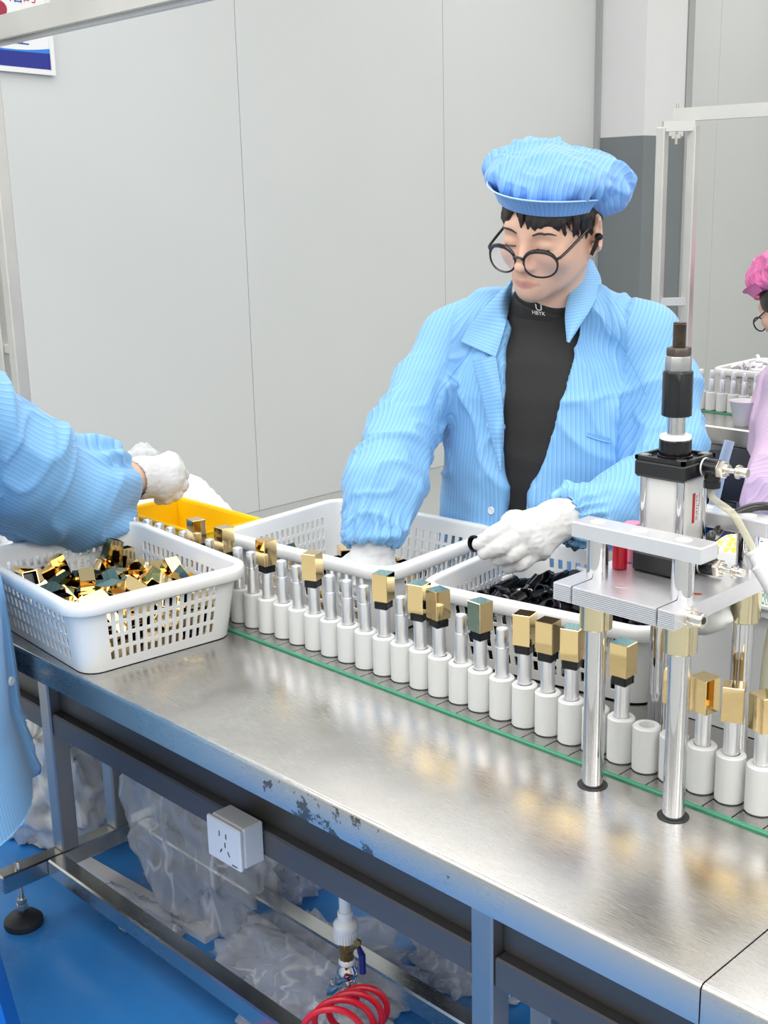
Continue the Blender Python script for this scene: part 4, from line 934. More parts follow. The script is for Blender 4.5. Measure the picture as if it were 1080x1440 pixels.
def add_head(A, O, F, k, Nb, neck_r=0.054):
    P = lambda *p: put(O, F, k, *p)
    A.add(A.ell(P(0, -0.012, 0.030), np.array((0.076, 0.096, 0.094))*k, F))
    A.add(A.ell(P(0, 0.022, -0.030), np.array((0.065, 0.068, 0.076))*k, F), 0.03*k)
    for s in (-1, 1):
        A.add(A.cone(P(s*0.048, 0.002, -0.044), P(s*0.013, 0.068, -0.089), 0.019*k, 0.014*k), 0.030*k)
        A.add(A.ell(P(s*0.042, 0.060, -0.026), np.array((0.024, 0.022, 0.022))*k, F), 0.026*k)
    A.add(A.ell(P(0, 0.078, -0.091), np.array((0.018, 0.015, 0.014))*k, F), 0.022*k)
    A.add(A.ell(P(0, 0.082, -0.066), np.array((0.030, 0.015, 0.022))*k, F), 0.022*k)      # muzzle under the lips
    A.add(A.cone(P(-0.036, 0.076, 0.022), P(0.036, 0.076, 0.022), 0.013*k, 0.013*k), 0.022*k)
    for s in (-1, 1): A.cut(A.ell(P(s*0.033, 0.102, 0.000), np.array((0.019, 0.015, 0.014))*k, F), 0.016*k)
    A.add(A.cone(P(0, 0.086, 0.012), P(0, 0.107, -0.032), 0.0075*k, 0.0100*k), 0.012*k)
    A.add(A.ell(P(0, 0.108, -0.036), np.array((0.0115, 0.0105, 0.0095))*k, F), 0.008*k)
    for s in (-1, 1):
        A.add(A.ell(P(s*0.0125, 0.097, -0.038), np.array((0.0085, 0.0105, 0.008))*k, F), 0.006*k)
        A.add(A.ell(P(s*0.033, 0.078, -0.001), np.array((0.0165, 0.0125, 0.0115))*k, F), 0.005*k)    # closed, downcast lids
        A.cut(A.cone(P(s*0.021, 0.0915, -0.006), P(s*0.045, 0.087, -0.006), 0.0011*k, 0.0009*k), 0.002*k)
        A.cut(A.ell(P(s*0.0062, 0.106, -0.047), np.array((0.0032, 0.005, 0.004))*k, F), 0.002*k)
    A.add(A.cone(P(-0.020, 0.089, -0.067), P(0, 0.0975, -0.0645), 0.0035*k, 0.0058*k), 0.005*k); A.add(A.cone(P(0.020, 0.089, -0.067), P(0, 0.0975, -0.0645), 0.0035*k, 0.0058*k), 0.005*k)
    A.add(A.cone(P(-0.016, 0.0885, -0.0735), P(0.016, 0.0885, -0.0735), 0.0050*k, 0.0050*k), 0.005*k); A.add(A.ell(P(0, 0.093, -0.0745), np.array((0.012, 0.0062, 0.0058))*k, F), 0.004*k)
    A.cut(A.cone(P(-0.023, 0.0915, -0.0695), P(0.023, 0.0915, -0.0695), 0.0012*k, 0.0012*k), 0.002*k)
    for s in (-1, 1):           # ears: shell, rim, hollow, lobe
        ca, sa = math.cos(0.6), math.sin(0.6); E = np.array([F[0]*s*ca-F[1]*sa, F[0]*s*sa+F[1]*ca, F[2]])
        A.add(A.ell(P(s*0.084, -0.018, -0.003), np.array((0.008, 0.023, 0.034))*k, E), 0.010*k)
        A.cut(A.ell(P(s*0.0915, -0.010, 0.000), np.array((0.0065, 0.0135, 0.021))*k, E), 0.005*k)
        A.add(A.ell(P(s*0.078, -0.006, -0.034), np.array((0.006, 0.009, 0.010))*k, E), 0.006*k)
    A.add(A.cone(P(0, -0.022, -0.055), Nb, neck_r*k, neck_r*1.06*k), 0.022*k)
def folds(v, n, p0, p1, amp, seed, fa=26.0, fr=7.0):
    """cross-wise creases of a sleeve: displacement along the normals, in the frame of the segment p0-p1"""
    a = unit(np.asarray(p1)-np.asarray(p0)); t = (v-p0) @ a; q = np.stack([t*fa, *((v-p0-np.outer(t, a))*fr).T], 1)
    tw = np.stack([q[:, 0]+0.6*q[:, 1], q[:, 1]+q[:, 2], q[:, 3]], 1)
    tw = tw+0.7*np.stack([noise(q[:, 1:]*0.5+k_, seed+20+k_) for k_ in range(3)], 1)
    return amp*(1.15*crease(tw, seed, 4)+0.5*crease(tw*1.9+5, seed+1, 4)+0.35*noise(tw*0.6, seed+2))
from mathutils.bvhtree import BVHTree
def torso(A, N, F, prof, pw=2.2):
    """upright trunk of elliptical sections; prof rows: (height below the neck base, half width, half depth, centre forward)"""
    q = A.frame(N, F); pr_ = np.array(prof)[::-1]; c = (A.Z-N[2]).astype(np.float32)
    w = np.interp(c, pr_[:, 0], pr_[:, 1]).astype(np.float32); d = np.interp(c, pr_[:, 0], pr_[:, 2]).astype(np.float32); b0 = np.interp(c, pr_[:, 0], pr_[:, 3]).astype(np.float32)
    a = q[0]; b = q[1]
    k = (np.abs(a/w)**pw+np.abs((b-b0)/d)**pw)**(1/pw)
    e = (k-1)*np.minimum(w, d)
    return np.maximum(np.maximum(e, c-pr_[-1, 0]), pr_[0, 0]-c)
def sleeve_coords(v, chains):
    """nearest sleeve segment: distance, arc coordinate round it, along it"""
    best = np.full(len(v), 9.0); sc = np.zeros(len(v)); ci = np.full(len(v), -1)
    st = np.zeros(len(v))
    for m, (pts, rad) in enumerate(chains):
        u = None; P0 = np.array(pts[0]); side = unit(np.cross(unit(np.array(pts[-2])-P0), CZ))
        for i in range(len(pts)-1):
            a = np.array(pts[i]); b = np.array(pts[i+1]); d = b-a; L = np.linalg.norm(d); d /= L
            if u is None: u = unit(np.cross(d, (0.3, 0.9, 0.2)))
            u = unit(u-d*(u @ d)); w = np.cross(d, u)
            t = np.clip((v-a) @ d/L, 0, 1); q = v-a-np.outer(t*L, d); r = rad[i]+(rad[i+1]-rad[i])*t
            ds = np.linalg.norm(q, axis=1)-r; s_ = np.arctan2(q @ w, q @ u)*0.055; sp = (v-P0) @ side
            m_ = ds < best; best[m_] = ds[m_]; sc[m_] = s_[m_]; ci[m_] = m; st[m_] = sp[m_]
    return best, sc, ci, st
class Skin:
    """ray and nearest-point queries on a mesh, used to lay trims on the cloth"""
    def __init__(s, v, f): s.b = BVHTree.FromPolygons([tuple(p) for p in v], [tuple(map(int, q)) for q in f])
    def hit(s, px, py, off=0.001):
        h = s.b.ray_cast(V(CAM), V(ray(px, py)).normalized())
        if h[0] is None: return None
        n = np.array(h[1]); n = n if n @ ray(px, py) < 0 else -n
        return np.array(h[0])+n*off, n
    def near(s, p, off=0.0):
        h = s.b.find_nearest(V(p)); return np.array(h[0])+np.array(h[1])*off, np.array(h[1])
def glove_cuff(A, w, d, r): A.add(A.cone(np.array(w)-np.array(d)*0.012, np.array(w)+np.array(d)*0.012, r, r*0.97), 0.012)

# ------------------------------------------------------------------ the worker behind the conveyor
HO = at(776, 322, 2.02); NB = at(769, 437, 2.115)
HF = head_frame(math.radians(-83), math.radians(15), math.radians(7)); HK = 0.92
TAZ = math.radians(-69); TF = np.array([[math.sin(TAZ), -math.cos(TAZ), 0], [math.cos(TAZ), math.sin(TAZ), 0], [0, 0, 1.0]])
man = thing('person', 'seated worker in blue cap and blue jacket over black shirt, sorting behind the conveyor', 'person', (NB[0], NB[1]+0.05, 0))
SR = [at(692, 440, 2.155), at(637, 478, 2.185), at(592, 552, 2.16), at(563, 622, 2.11), at(543, 683, 2.06), at(529, 729, 2.04), at(526, 752, 2.035)]
RR = [0.048, 0.055, 0.056, 0.058, 0.063, 0.054, 0.050]
SL = [at(838, 440, 2.08), at(909, 474, 2.06), at(934, 545, 2.05), at(946, 622, 2.03), at(925, 690, 1.99), at(868, 712, 1.94), at(826, 724, 1.905), at(803, 728, 1.89)]
RL = [0.048, 0.054, 0.056, 0.056, 0.058, 0.056, 0.047, 0.043]
PROF = [(0.02, 0.070, 0.060, -0.005), (-0.03, 0.095, 0.075, -0.004), (-0.08, 0.150, 0.098, 0.0), (-0.14, 0.178, 0.112, 0.006), (-0.25, 0.186, 0.118, 0.010), (-0.38, 0.190, 0.122, 0.010), (-0.52, 0.200, 0.130, 0.0), (-0.64, 0.205, 0.135, -0.01)]
WR = at(528, 752, 2.035); WL = at(790, 731, 1.875)
# body: one continuous skin
A = Field(np.min([NB-0.30, HO-0.17, WR-0.06, WL-0.06], 0), np.max([NB+0.30, HO+0.17, WR+0.06, WL+0.06], 0), 0.0034)
add_head(A, HO, HF, HK, NB+np.array([0, 0, -0.02]))
A.add(torso(A, NB, TF, [(c, w*0.82, d*0.80, b) for c, w, d, b in PROF[2:6]]), 0.05)
A.limb([SR[0], SR[1], SR[3], SR[5], WR, at(520, 785, 2.025)], [0.03, 0.042, 0.036, 0.028, 0.0235, 0.026], 0.02)
A.limb([SL[0], SL[1], SL[3], SL[4], SL[6], WL, at(752, 742, 1.85)], [0.03, 0.042, 0.036, 0.036, 0.029, 0.0245, 0.022], 0.02)
v, f = A.mesh(1)
BS = Skin(v, f); body = obj('body', (v, f), MT['skin'], man, sharp=180)
ql = (v-put(HO, HF, HK, 0, 0.092, -0.070)) @ HF.T/HK
attr(body, 'lip', 0.85*smoothstep(1.25, 0.75, (ql[:, 0]/0.0205)**2+((ql[:, 2]-0.0002)/0.0078)**2)*(ql[:, 1] > -0.014))
# shirt: chest and roll collar
A = Field(NB-np.array([0.24, 0.24, 0.62]), NB+np.array([0.24, 0.24, 0.12]), 0.005)
A.add(torso(A, NB, TF, [(c, w-0.016, d-0.014, b) for c, w, d, b in PROF]))
neck_dir = unit(put(HO, HF, HK, 0, -0.022, -0.055)-NB)
A.add(A.cone(NB-neck_dir*0.04, NB+neck_dir*0.012, 0.066, 0.058), 0.02)
v, f = A.mesh(2); n = mesh_normals(v, f)
v = v+n*(0.004*ridged(np.stack([v[:, 0]*7, v[:, 1]*7, v[:, 2]*14], 1), 3))[:, None]*smoothstep(NB[2]-0.02, NB[2]-0.12, v[:, 2])[:, None]
SH = Skin(v, f); shirt = obj('shirt', (v, f), MT['shirt'], man, sharp=180)
# rolled neck band of the shirt
cn = NB+neck_dir*0.004; E1 = unit(np.cross(neck_dir, TF[0])); E0 = np.cross(E1, neck_dir); E1 = np.cross(neck_dir, E0)
nbm = MB(); ring = []
for (rr_, h) in ((0.0605, -0.020), (0.0630, -0.016), (0.0620, 0.012), (0.0605, 0.0185), (0.0570, 0.0165)):
    ring.append([cn+neck_dir*h+(E0*math.cos(t)+E1*math.sin(t))*rr_*(1+0.02*math.sin(3*t)) for t in np.linspace(0, 2*PI, 60)])
nbm.grid(np.array(ring)); nb_o = obj('neck_band', nbm, MT['shirt'], shirt, sharp=180)
NBS = Skin(nbm.v, nbm.f)
# jacket: trunk, two gathered sleeves, opened at the front
lo = np.min([NB-0.33, *[np.array(p)-0.09 for p in SR+SL]], 0); hi = np.max([NB+0.30, *[np.array(p)+0.09 for p in SR+SL]], 0); lo[2] = 0.50; hi[2] = NB[2]+0.06
A = Field(lo, hi, 0.0050)
A.add(torso(A, NB, TF, PROF)); A.limb(SR, RR, 0.022); A.limb(SL, RL, 0.022)
q = A.frame(NB, TF); c = (A.Z-NB[2]).astype(np.float32)
aL = np.interp(c, [-0.7, -0.42, -0.28, -0.15, -0.05, 0.05], [0.004, 0.000, -0.022, -0.056, -0.070, -0.072]).astype(np.float32)
aR = np.interp(c, [-0.7, -0.42, -0.28, -0.15, -0.05, 0.05], [0.040, 0.038, 0.036, 0.036, 0.050, 0.060]).astype(np.float32)
opening = np.maximum(np.maximum(q[0]-aR, aL-q[0]), -(q[1]-0.02))
A.cut(opening)
A.cut(A.cone(NB-neck_dir*0.05, NB+neck_dir*0.2, 0.070, 0.074), 0.01)
for ch, e, r in ((SR, unit(SR[-1]-SR[-2]), 0.038), (SL, unit(SL[-1]-SL[-2]), 0.034)):      # hollow cuffs
    A.cut(A.cone(ch[-1]-e*0.002, ch[-1]+e*0.10, r*0.86, r*1.5), 0.012)
v, f = A.mesh(2); n = mesh_normals(v, f)
ds, sc, ci, st_ = sleeve_coords(v, [(SR[1:], RR[1:]), (SL[1:], RL[1:])])
qa = (v-NB) @ TF.T; dep = np.abs(qa[:, 0]) < 0.165
slv = (ds < 0.03) & ~((np.abs(qa[:, 0]) < 0.150) & (qa[:, 1] < 0.13)) | ((ds < 0.02) & (np.abs(qa[:, 0]) > 0.178))
stripe = np.where(slv, st_, np.arctan2(qa[:, 0], np.maximum(qa[:, 1]+0.05, 1e-3))*0.16)
am = np.zeros(len(v))
for m, ch in ((0, SR), (1, SL)):
    k = slv & (ci == m); lower = np.array([p[2] for p in ch]).min()
    am[k] = folds(v[k], n[k], ch[2], ch[4], 0.0115, 11+m*9, 17, 8)*smoothstep(NB[2]-0.02, NB[2]-0.20, v[k, 2])
    e = unit(ch[-1]-ch[-2]); dc = (v[k]-ch[-1]) @ e; ang = sc[k]/0.055         # gathers round the elastic
    am[k] += 0.0055*np.sin(ang*15+2*np.sin(ang*3))*np.exp(-(dc/0.028)**2)
kt = ~slv
am[kt] = 0.010*crease(np.stack([qa[kt, 0]*12+qa[kt, 2]*5, qa[kt, 1]*8, qa[kt, 2]*4.5], 1)+0.6*noise(qa[kt]*8, 30)[:, None], 31, 3)+0.007*crease(np.stack([qa[kt, 0]*18-qa[kt, 2]*10, qa[kt, 1]*12, qa[kt, 2]*12], 1)+0.5*noise(qa[kt]*12, 36)[:, None], 33, 3)+0.004*noise(qa[kt]*9, 34)
v = v+n*am[:, None]
JK = Skin(v, f); jk = obj('jacket', (v, f), MT['jacket'], man, sharp=180); attr(jk, 'stripe', stripe)
# collar leaves, lapel, buttons, pocket, raglan seams: laid on the cloth
def leaf(name, inner, outer, offs, m, parent, skin, rows=9, cols=22, bulge=0.006, th=0.0022, depth=None):
    """a cloth leaf between two pixel polylines, draped at the depth of what lies under it"""
    ci_ = spline([(*p, 0) for p in inner], cols)[:, :2]; co_ = spline([(*p, 0) for p in outer], cols)[:, :2]
    P = np.zeros((cols, rows, 3)); D = np.zeros((cols, rows))
    for i in range(cols):
        for j in range(rows):
            t = j/(rows-1); p = ci_[i]*(1-t)+co_[i]*t
            if depth is None:
                h = skin.hit(*p, 0.0); D[i, j] = np.nan if h is None else (h[0]-CAM) @ CZ
            else: D[i, j] = (depth[0]*(1-t)+depth[1]*t)*(1-i/(cols-1))+(depth[2]*(1-t)+depth[3]*t)*i/(cols-1)
    if depth is None:
        med = np.nanmedian(D); D = np.where(np.isnan(D) | (np.abs(D-med) > 0.05), med, D)
        for _ in range(6):
            Q = np.pad(D, 1, mode='edge'); D = np.minimum(D, (Q[:-2, 1:-1]+Q[2:, 1:-1]+Q[1:-1, :-2]+Q[1:-1, 2:])/4)
    for i in range(cols):
        for j in range(rows):
            t = j/(rows-1); p = ci_[i]*(1-t)+co_[i]*t
            P[i, j] = at(*p, D[i, j]-offs-bulge*math.sin(PI*t))
    mb = MB().grid(P); k = len(mb.v); back = P+CZ*th
    mb.add([tuple(x) for x in back.reshape(-1, 3)], [tuple(reversed(x)) for x in MB().grid(P).f])
    c_, r_ = cols, rows
    for i in range(c_-1):
        for j in (0, r_-1): a = i*r_+j; b = (i+1)*r_+j; mb.f.append((a, b, k+b, k+a) if j else (b, a, k+a, k+b))
    for j in range(r_-1):
        for i in (0, c_-1): a = i*r_+j; b = a+1; mb.f.append((b, a, k+a, k+b) if i else (a, b, k+b, k+a))
    o = obj(name, mb, m, parent, sharp=60)
    s_ = np.array([[i*0.007*1.0 for j in range(rows)] for i in range(cols)]).ravel()
    L_ = np.linalg.norm(P[-1, rows//2]-P[0, rows//2]); s_ = np.array([[(i/(cols-1))*L_ for j in range(rows)] for i in range(cols)]).ravel()
    attr(o, 'stripe', np.concatenate([s_, s_])); return o
lf = leaf('collar', [(722, 393), (717, 430), (707, 470), (697, 502)], [(718, 394), (684, 430), (660, 458), (648, 480)], 0.012, MT['jacket'], jk, JK)
leaf('lapel', [(697, 500), (704, 545), (709, 600), (706, 660)], [(664, 507), (676, 552), (687, 600), (702, 662)], 0.010, MT['jacket'], jk, JK)
leaf('collar', [(826, 363), (806, 398), (795, 437), (797, 480)], [(834, 366), (846, 398), (833, 430), (801, 482)], 0.0, MT['jacket'], jk, JK, depth=(2.085, 2.115, 1.995, 1.985), bulge=0.010)
def button(px, py, r=0.0068):
    h = JK.hit(px, py, 0.0)
    if h is None: return
    p, nn = h
    b = obj('button', MB().lathe([(r, 0), (r, 0.0018), (r*0.85, 0.0026), (r*0.7, 0.0020), (0.001, 0.0020)], p, nn, n=24), MT['button'], jk); b['label'] = 'white four-hole button'
button(691, 718); button(689, 597, 0.005)
pk = [JK.hit(x, y, 0.0012)[0] for x, y in ((826, 608), (838, 611), (848, 614), (858, 616))]
wd = MB(); pk2 = [JK.hit(x, y, 0.0012)[0] for x, y in ((825, 613), (837, 617), (848, 620), (858, 622))]
g = np.array([pk, pk2]); o = obj('pocket_slit', MB().grid(g), MT['jacket'], jk); attr(o, 'stripe', [0.003]*8)
obj('pocket_welt', MB().tube(pk2, 0.0012, 6), MT['jacket'], jk)
for path in ([(660, 497), (645, 515), (628, 537), (612, 560), (606, 590), (607, 640)], [(833, 432), (858, 462), (882, 500), (900, 535), (908, 556)]):
    pts = [JK.hit(x, y, 0.0003) for x, y in spline([(*p, 0) for p in path], 26)[:, :2]]
    pts = [p[0] for p in pts if p is not None]; ok = [pts[0]]
    for p in pts[1:]:
        if np.linalg.norm(p-ok[-1]) < 0.03: ok.append(p)
    s_ = obj('seam', MB().tube(ok, 0.0006, 6), mat('seam_thread', srgb(104, 168, 226), 0.7) if 'seam_thread' not in bpy.data.materials else bpy.data.materials['seam_thread'], jk)
# lettering on the neck band
def on_band(x, y):
    hs2 = [q for q in (NBS.hit(x, y, 0.0018), SH.hit(x, y, 0.0018)) if q is not None]
    return min(hs2, key=lambda q: np.linalg.norm(q[0]-CAM))[0]
text('neck_lettering', 'U', 15, MT['white_print'], lambda x, y: on_band(758.5+x*0.95-0.12*y, 436.5+0.14*x-y*0.85), nb_o)
text('neck_lettering', 'HBYK', 7.6, MT['white_print'], lambda x, y: on_band(758+x*0.95-0.12*y, 442.5+0.14*x-y), nb_o)
# hair: close shell on the skull plus fringe locks
A = Field(HO-0.135, HO+0.135, 0.0026)
P = lambda *p: put(HO, HF, HK, *p)
sh = np.minimum(A.ell(P(0, -0.012, 0.030), np.array((0.081, 0.101, 0.099))*HK, HF), 9)
q = A.frame(HO, HF)
line = np.interp(q[1]/HK, [-0.11, -0.04, -0.018, 0.0, 0.03, 0.055, 0.1], [-0.075, -0.050, -0.012, 0.004, 0.040, 0.064, 0.066])*HK
A.add(np.maximum(sh, line-q[2]))
rs = random.Random(5)
def skull(phi, u, out=0.004):         # point on the brow surface: phi from straight ahead towards his right
    s = math.sqrt(max(1-((u-0.030)/0.094)**2, 0.05)); return (math.sin(phi)*0.076*s*1.0+math.sin(phi)*out, -0.012+math.cos(phi)*0.096*s+math.cos(phi)*out, u)
for k in range(46):
    ph = -1.4+2.8*k/45+rs.uniform(-0.04, 0.04); ln = 0.074+rs.uniform(-0.016, 0.012)+(0.008 if ph > 0.45 else 0)+(0.006 if abs(ph) > 0.9 else 0)
    if 0.10 < ph < 0.34: ln *= 0.45             # the parting above the nose
    dr = rs.uniform(-0.16, 0.16)+(-0.05 if ph < 0.2 else 0.12)
    pts = [P(*skull(ph, 0.078, 0.006)), P(*skull(ph+dr*0.4, 0.078-ln*0.5, 0.0085)), P(*skull(ph+dr, 0.078-ln, 0.0055))]
    A.limb(pts, [0.0065*HK, 0.0048*HK, 0.0009], 0.002)
v, f = A.mesh(0); n = mesh_normals(v, f); qh = (v-HO) @ HF.T
v = v+n*(0.0012*ridged(np.stack([np.arctan2(qh[:, 0], qh[:, 1])*34, qh[:, 2]*8, qh[:, 2]*0], 1), 4))[:, None]
obj('hair', (v, f), MT['hair'], man, sharp=180)
for s in (-1, 1):
    pts = [P(s*x, y, z) for x, y, z in ((0.016, 0.0915, 0.019), (0.028, 0.0905, 0.0235), (0.042, 0.084, 0.023), (0.052, 0.074, 0.018))]
    obj('eyebrow', MB().tube([BS.near(p, 0.0004)[0] for p in spline(pts, 10)], [0.0006+0.0012*math.sin(PI*min(1, 0.15+t*0.85)) for t in np.linspace(0, 1, 10)], 8), MT['hair'], man)
    obj('eyelash', MB().tube([BS.near(p, 0.0003)[0] for p in spline([P(s*x, y, z) for x, y, z in ((0.021, 0.0905, -0.0065), (0.033, 0.0935, -0.0095), (0.045, 0.085, -0.0065))], 10)], 0.0008, 6), MT['hair'], man)
# spectacles, slid a little down the nose
gl = obj('spectacles', MB().tube(spline([P(0.0095, 0.114, -0.019), P(0.005, 0.118, -0.0145), P(-0.005, 0.118, -0.0145), P(-0.0095, 0.114, -0.019)], 12), 0.0024*HK, 8), MT['frame'], man)
for s in (-1, 1):
    rim = []; N_ = 44; cl_ = np.array((s*0.0385, 0.108, -0.025))
    for k in range(N_):
        t = 2*PI*k/N_; x = np.sign(math.cos(t))*abs(math.cos(t))**0.88*0.0300; z = np.sign(math.sin(t))*abs(math.sin(t))**0.92*0.0232
        rim.append(P(cl_[0]+x, cl_[1]-0.010*((abs(cl_[0]+x)/0.06)**2)+0.004, cl_[2]+z))
    obj('rim', MB().tube(rim, [0.0017+0.0020*max(0, math.sin(2*PI*k/N_)) for k in range(N_)], 8, closed=True), MT['frame'], gl)
    le = MB(); c0_ = np.mean(rim, 0); le.add([tuple(c0_)]+[tuple(p) for p in rim], [(0, 1+k, 1+(k+1) % N_) for k in range(N_)])
    obj('lens', le, MT['lens'], gl)
    obj('temple', MB().tube(spline([P(s*0.0675, 0.100, -0.014), P(s*0.0735, 0.090, -0.010), P(s*0.0775, 0.04, 0.004), P(s*0.079, -0.004, 0.016), P(s*0.078, -0.03, 0.004)], 24), [0.0024]*24, 8), MT['frame'], gl)
# black earphone in his left ear
ep = MB().lathe([(0.001, -0.002), (0.0055, 0.001), (0.0062, 0.006), (0.0045, 0.010), (0.001, 0.0115)], P(-0.0865, -0.006, -0.004), -HF[0]+HF[1]*0.3, n=16)
ep.tube([P(-0.0905, -0.002, -0.008), P(-0.0885, 0.003, -0.020), P(-0.0840, 0.008, -0.034)], [0.0042*HK, 0.0040*HK, 0.0034*HK], 10)
e_ = obj('earphone', ep, MT['black'], man); e_['label'] = 'small black stem earphone'
# cap: puffed crown gathered on a band, with a turned-up peak
def make_cap(O, F, k, m, parent, seed=7, crown=(0.116, 0.124, 0.046), cc=(0.006, -0.020, 0.093), stripes=True):
    A = Field(O-0.17*np.array([1, 1, 0.9]), O+0.17*np.array([1, 1, 1.2]), 0.0036); P = lambda *p: put(O, F, k, *p)
    A.add(A.ell(P(*cc), np.array(crown)*k, F))
    A.add(A.ell(P(-0.036, -0.074, 0.066), np.array((0.080, 0.064, 0.048))*k, F), 0.035)
    A.add(A.ell(P(0.0, -0.012, 0.078), np.array((0.091, 0.105, 0.026))*k, F), 0.012)
    A.cut(A.ell(P(0, -0.012, 0.020), np.array((0.080, 0.100, 0.096))*k, F), 0.004)
    v, f = A.mesh(1); n = mesh_normals(v, f); q = (v-O) @ F.T/k
    ang = np.arctan2(q[:, 0], q[:, 1]+0.02); band = smoothstep(0.115, 0.080, q[:, 2])
    fd = 0.012*crease(np.stack([ang*2.1+3, q[:, 2]*9, q[:, 0]*6], 1), seed, 2.5)*smoothstep(0.03, 0.085, np.hypot(q[:, 0], q[:, 1]+0.02))+0.010*crease(q*17+0.6*noise(q*14, seed+7)[:, None], seed+1, 3)+0.008*noise(q*10, seed+5)+0.0028*crease(q*34+0.5*noise(q*20, seed+8)[:, None], seed+2, 3)
    pl = 0.0060*np.sin(ang*19+1.5*np.sin(ang*5))
    v = v+n*((fd*(0.25+0.75*smoothstep(0.070, 0.10, q[:, 2]))+pl*band*smoothstep(0.055, 0.076, q[:, 2]))*k)[:, None]
    o = obj('cap', (v, f), m, parent, sharp=180); attr(o, 'stripe', q[:, 0]*k*0.9+q[:, 1]*k*0.25)
    rows, cols = 7, 40; G = np.zeros((cols, rows, 3)); st = np.zeros((cols, rows))
    for i in range(cols):
        t = -1.32+2.64*i/(cols-1)
        for j in range(rows):
            w = j/(rows-1); env = math.cos(t*1.12)**0.6 if abs(t*1.12) < PI/2 else 0
            rx, ry = 0.092+0.016*w, 0.108+(0.004+0.036*w)*env
            G[i, j] = P(math.sin(t)*rx, -0.012+math.cos(t)*ry, 0.066+0.002*w+(0.022*math.sin(w*PI*0.55))*(0.35+0.65*env)-0.012*(1-w)); st[i, j] = t*0.09
    mb = MB().grid(G); kk = len(mb.v); B = np.array([[G[i, j]-F[1]*0.0024*k-F[2]*0.0008 for j in range(rows)] for i in range(cols)])
    mb.add([tuple(x) for x in B.reshape(-1, 3)], [tuple(reversed(x)) for x in MB().grid(G).f])
    for i in range(cols-1): a = i*rows+rows-1; b = a+rows; mb.f.append((a, b, kk+b, kk+a))
    pe = obj('peak_edge', MB().tube([G[i, rows-1] for i in range(cols)], 0.0013, 8), bpy.data.materials.get('cap_piping') or mat('cap_piping', srgb(176, 214, 248), 0.6), o) if m == MT['capcloth'] else None
    pk_ = obj('peak', mb, m, o, sharp=60); attr(pk_, 'stripe', np.concatenate([st.ravel()]*2))
    return o
CF = head_frame(math.radians(-83), math.radians(12), math.radians(13)); make_cap(HO-CX*0.010, CF, HK, MT['capcloth'], man)
# gloves
def glove(name, wrist, elbow_dir, palm, fingers, parent, lo_pad=0.03, cuff_r=0.029, seed=2):
    pts = np.array([wrist]+[p for fg in fingers for p in fg[0]]+[p for p, r in palm])
    A = Field(pts.min(0)-0.045, pts.max(0)+0.045, 0.0024)
    for i in range(len(palm)): A.add(A.cone(wrist, palm[i][0], cuff_r*0.86, palm[i][1]), 0.014)
    for i in range(len(palm)-1): A.add(A.cone(palm[i][0], palm[i+1][0], palm[i][1], palm[i+1][1]), 0.012)
    for fg, r in fingers:
        B = Field.__new__(Field); B.__dict__.update(A.__dict__); B.D = np.full_like(A.D, 9.0)
        B.limb(fg, r, 0.004); A.add(B.D, 0.002)
    e = unit(elbow_dir); A.add(A.cone(wrist+e*0.002, wrist-e*0.014, cuff_r*0.98, cuff_r), 0.01)
    A.add(A.cone(wrist+e*0.012, wrist+e*0.017, cuff_r*1.0, cuff_r*1.01), 0.006)
    A.cut(A.cone(wrist+e*0.016, wrist+e*0.08, cuff_r*0.93, cuff_r*1.5))
    v, f = A.mesh(1); n = mesh_normals(v, f)
    v = v+n*(0.0007*ridged(v*60, seed)+0.0008*ridged(v*130, seed+1))[:, None]
    return obj(name, (v, f), MT['glove'], parent, sharp=180)
a3 = lambda L_: [at(*p) for p in L_]
g1 = glove('glove', at(787, 731, 1.872), at(820, 724, 1.90)-at(787, 731, 1.872), [(at(722, 736, 1.825), 0.0165), (at(731, 751, 1.82), 0.0175), (at(745, 764, 1.825), 0.017), (at(760, 772, 1.835), 0.0145)],
    [(a3([(722, 736, 1.825), (694, 752, 1.800), (673, 765, 1.80)]), [0.0135, 0.0118, 0.0092]), (a3([(731, 752, 1.818), (704, 769, 1.792), (681, 778, 1.80)]), [0.0138, 0.0120, 0.0094]),
     (a3([(744, 765, 1.822), (718, 781, 1.80), (699, 787, 1.81)]), [0.0132, 0.0112, 0.0090]), (a3([(759, 774, 1.832), (733, 793, 1.815), (714, 799, 1.825)]), [0.0120, 0.0104, 0.0084]),
     (a3([(758, 748, 1.868), (715, 765, 1.855), (684, 772, 1.828)]), [0.0150, 0.0128, 0.0100])], man)
g2 = glove('glove', at(526, 757, 2.035), at(529, 720, 2.04)-at(526, 757, 2.035), [(at(498, 800, 2.02), 0.017), (at(512, 806, 2.01), 0.018), (at(530, 808, 2.015), 0.0175), (at(545, 802, 2.025), 0.0155)],
    [(a3([(498, 800, 2.02), (487, 822, 2.01), (488, 838, 2.02)]), [0.013, 0.0115, 0.009]), (a3([(512, 806, 2.01), (503, 830, 1.995), (503, 846, 2.01)]), [0.0135, 0.0115, 0.009]),
     (a3([(530, 808, 2.015), (522, 832, 2.0), (521, 848, 2.015)]), [0.013, 0.011, 0.009]), (a3([(545, 802, 2.025), (541, 825, 2.015), (538, 840, 2.03)]), [0.012, 0.010, 0.008]),
     (a3([(510, 780, 2.045), (478, 800, 2.035), (468, 815, 2.02)]), [0.016, 0.0125, 0.010])], man, cuff_r=0.031)
for g_, l in ((g1, 'white glove pinching a black collar'), (g2, 'white glove reaching down into the basket')): g_['label'] = l
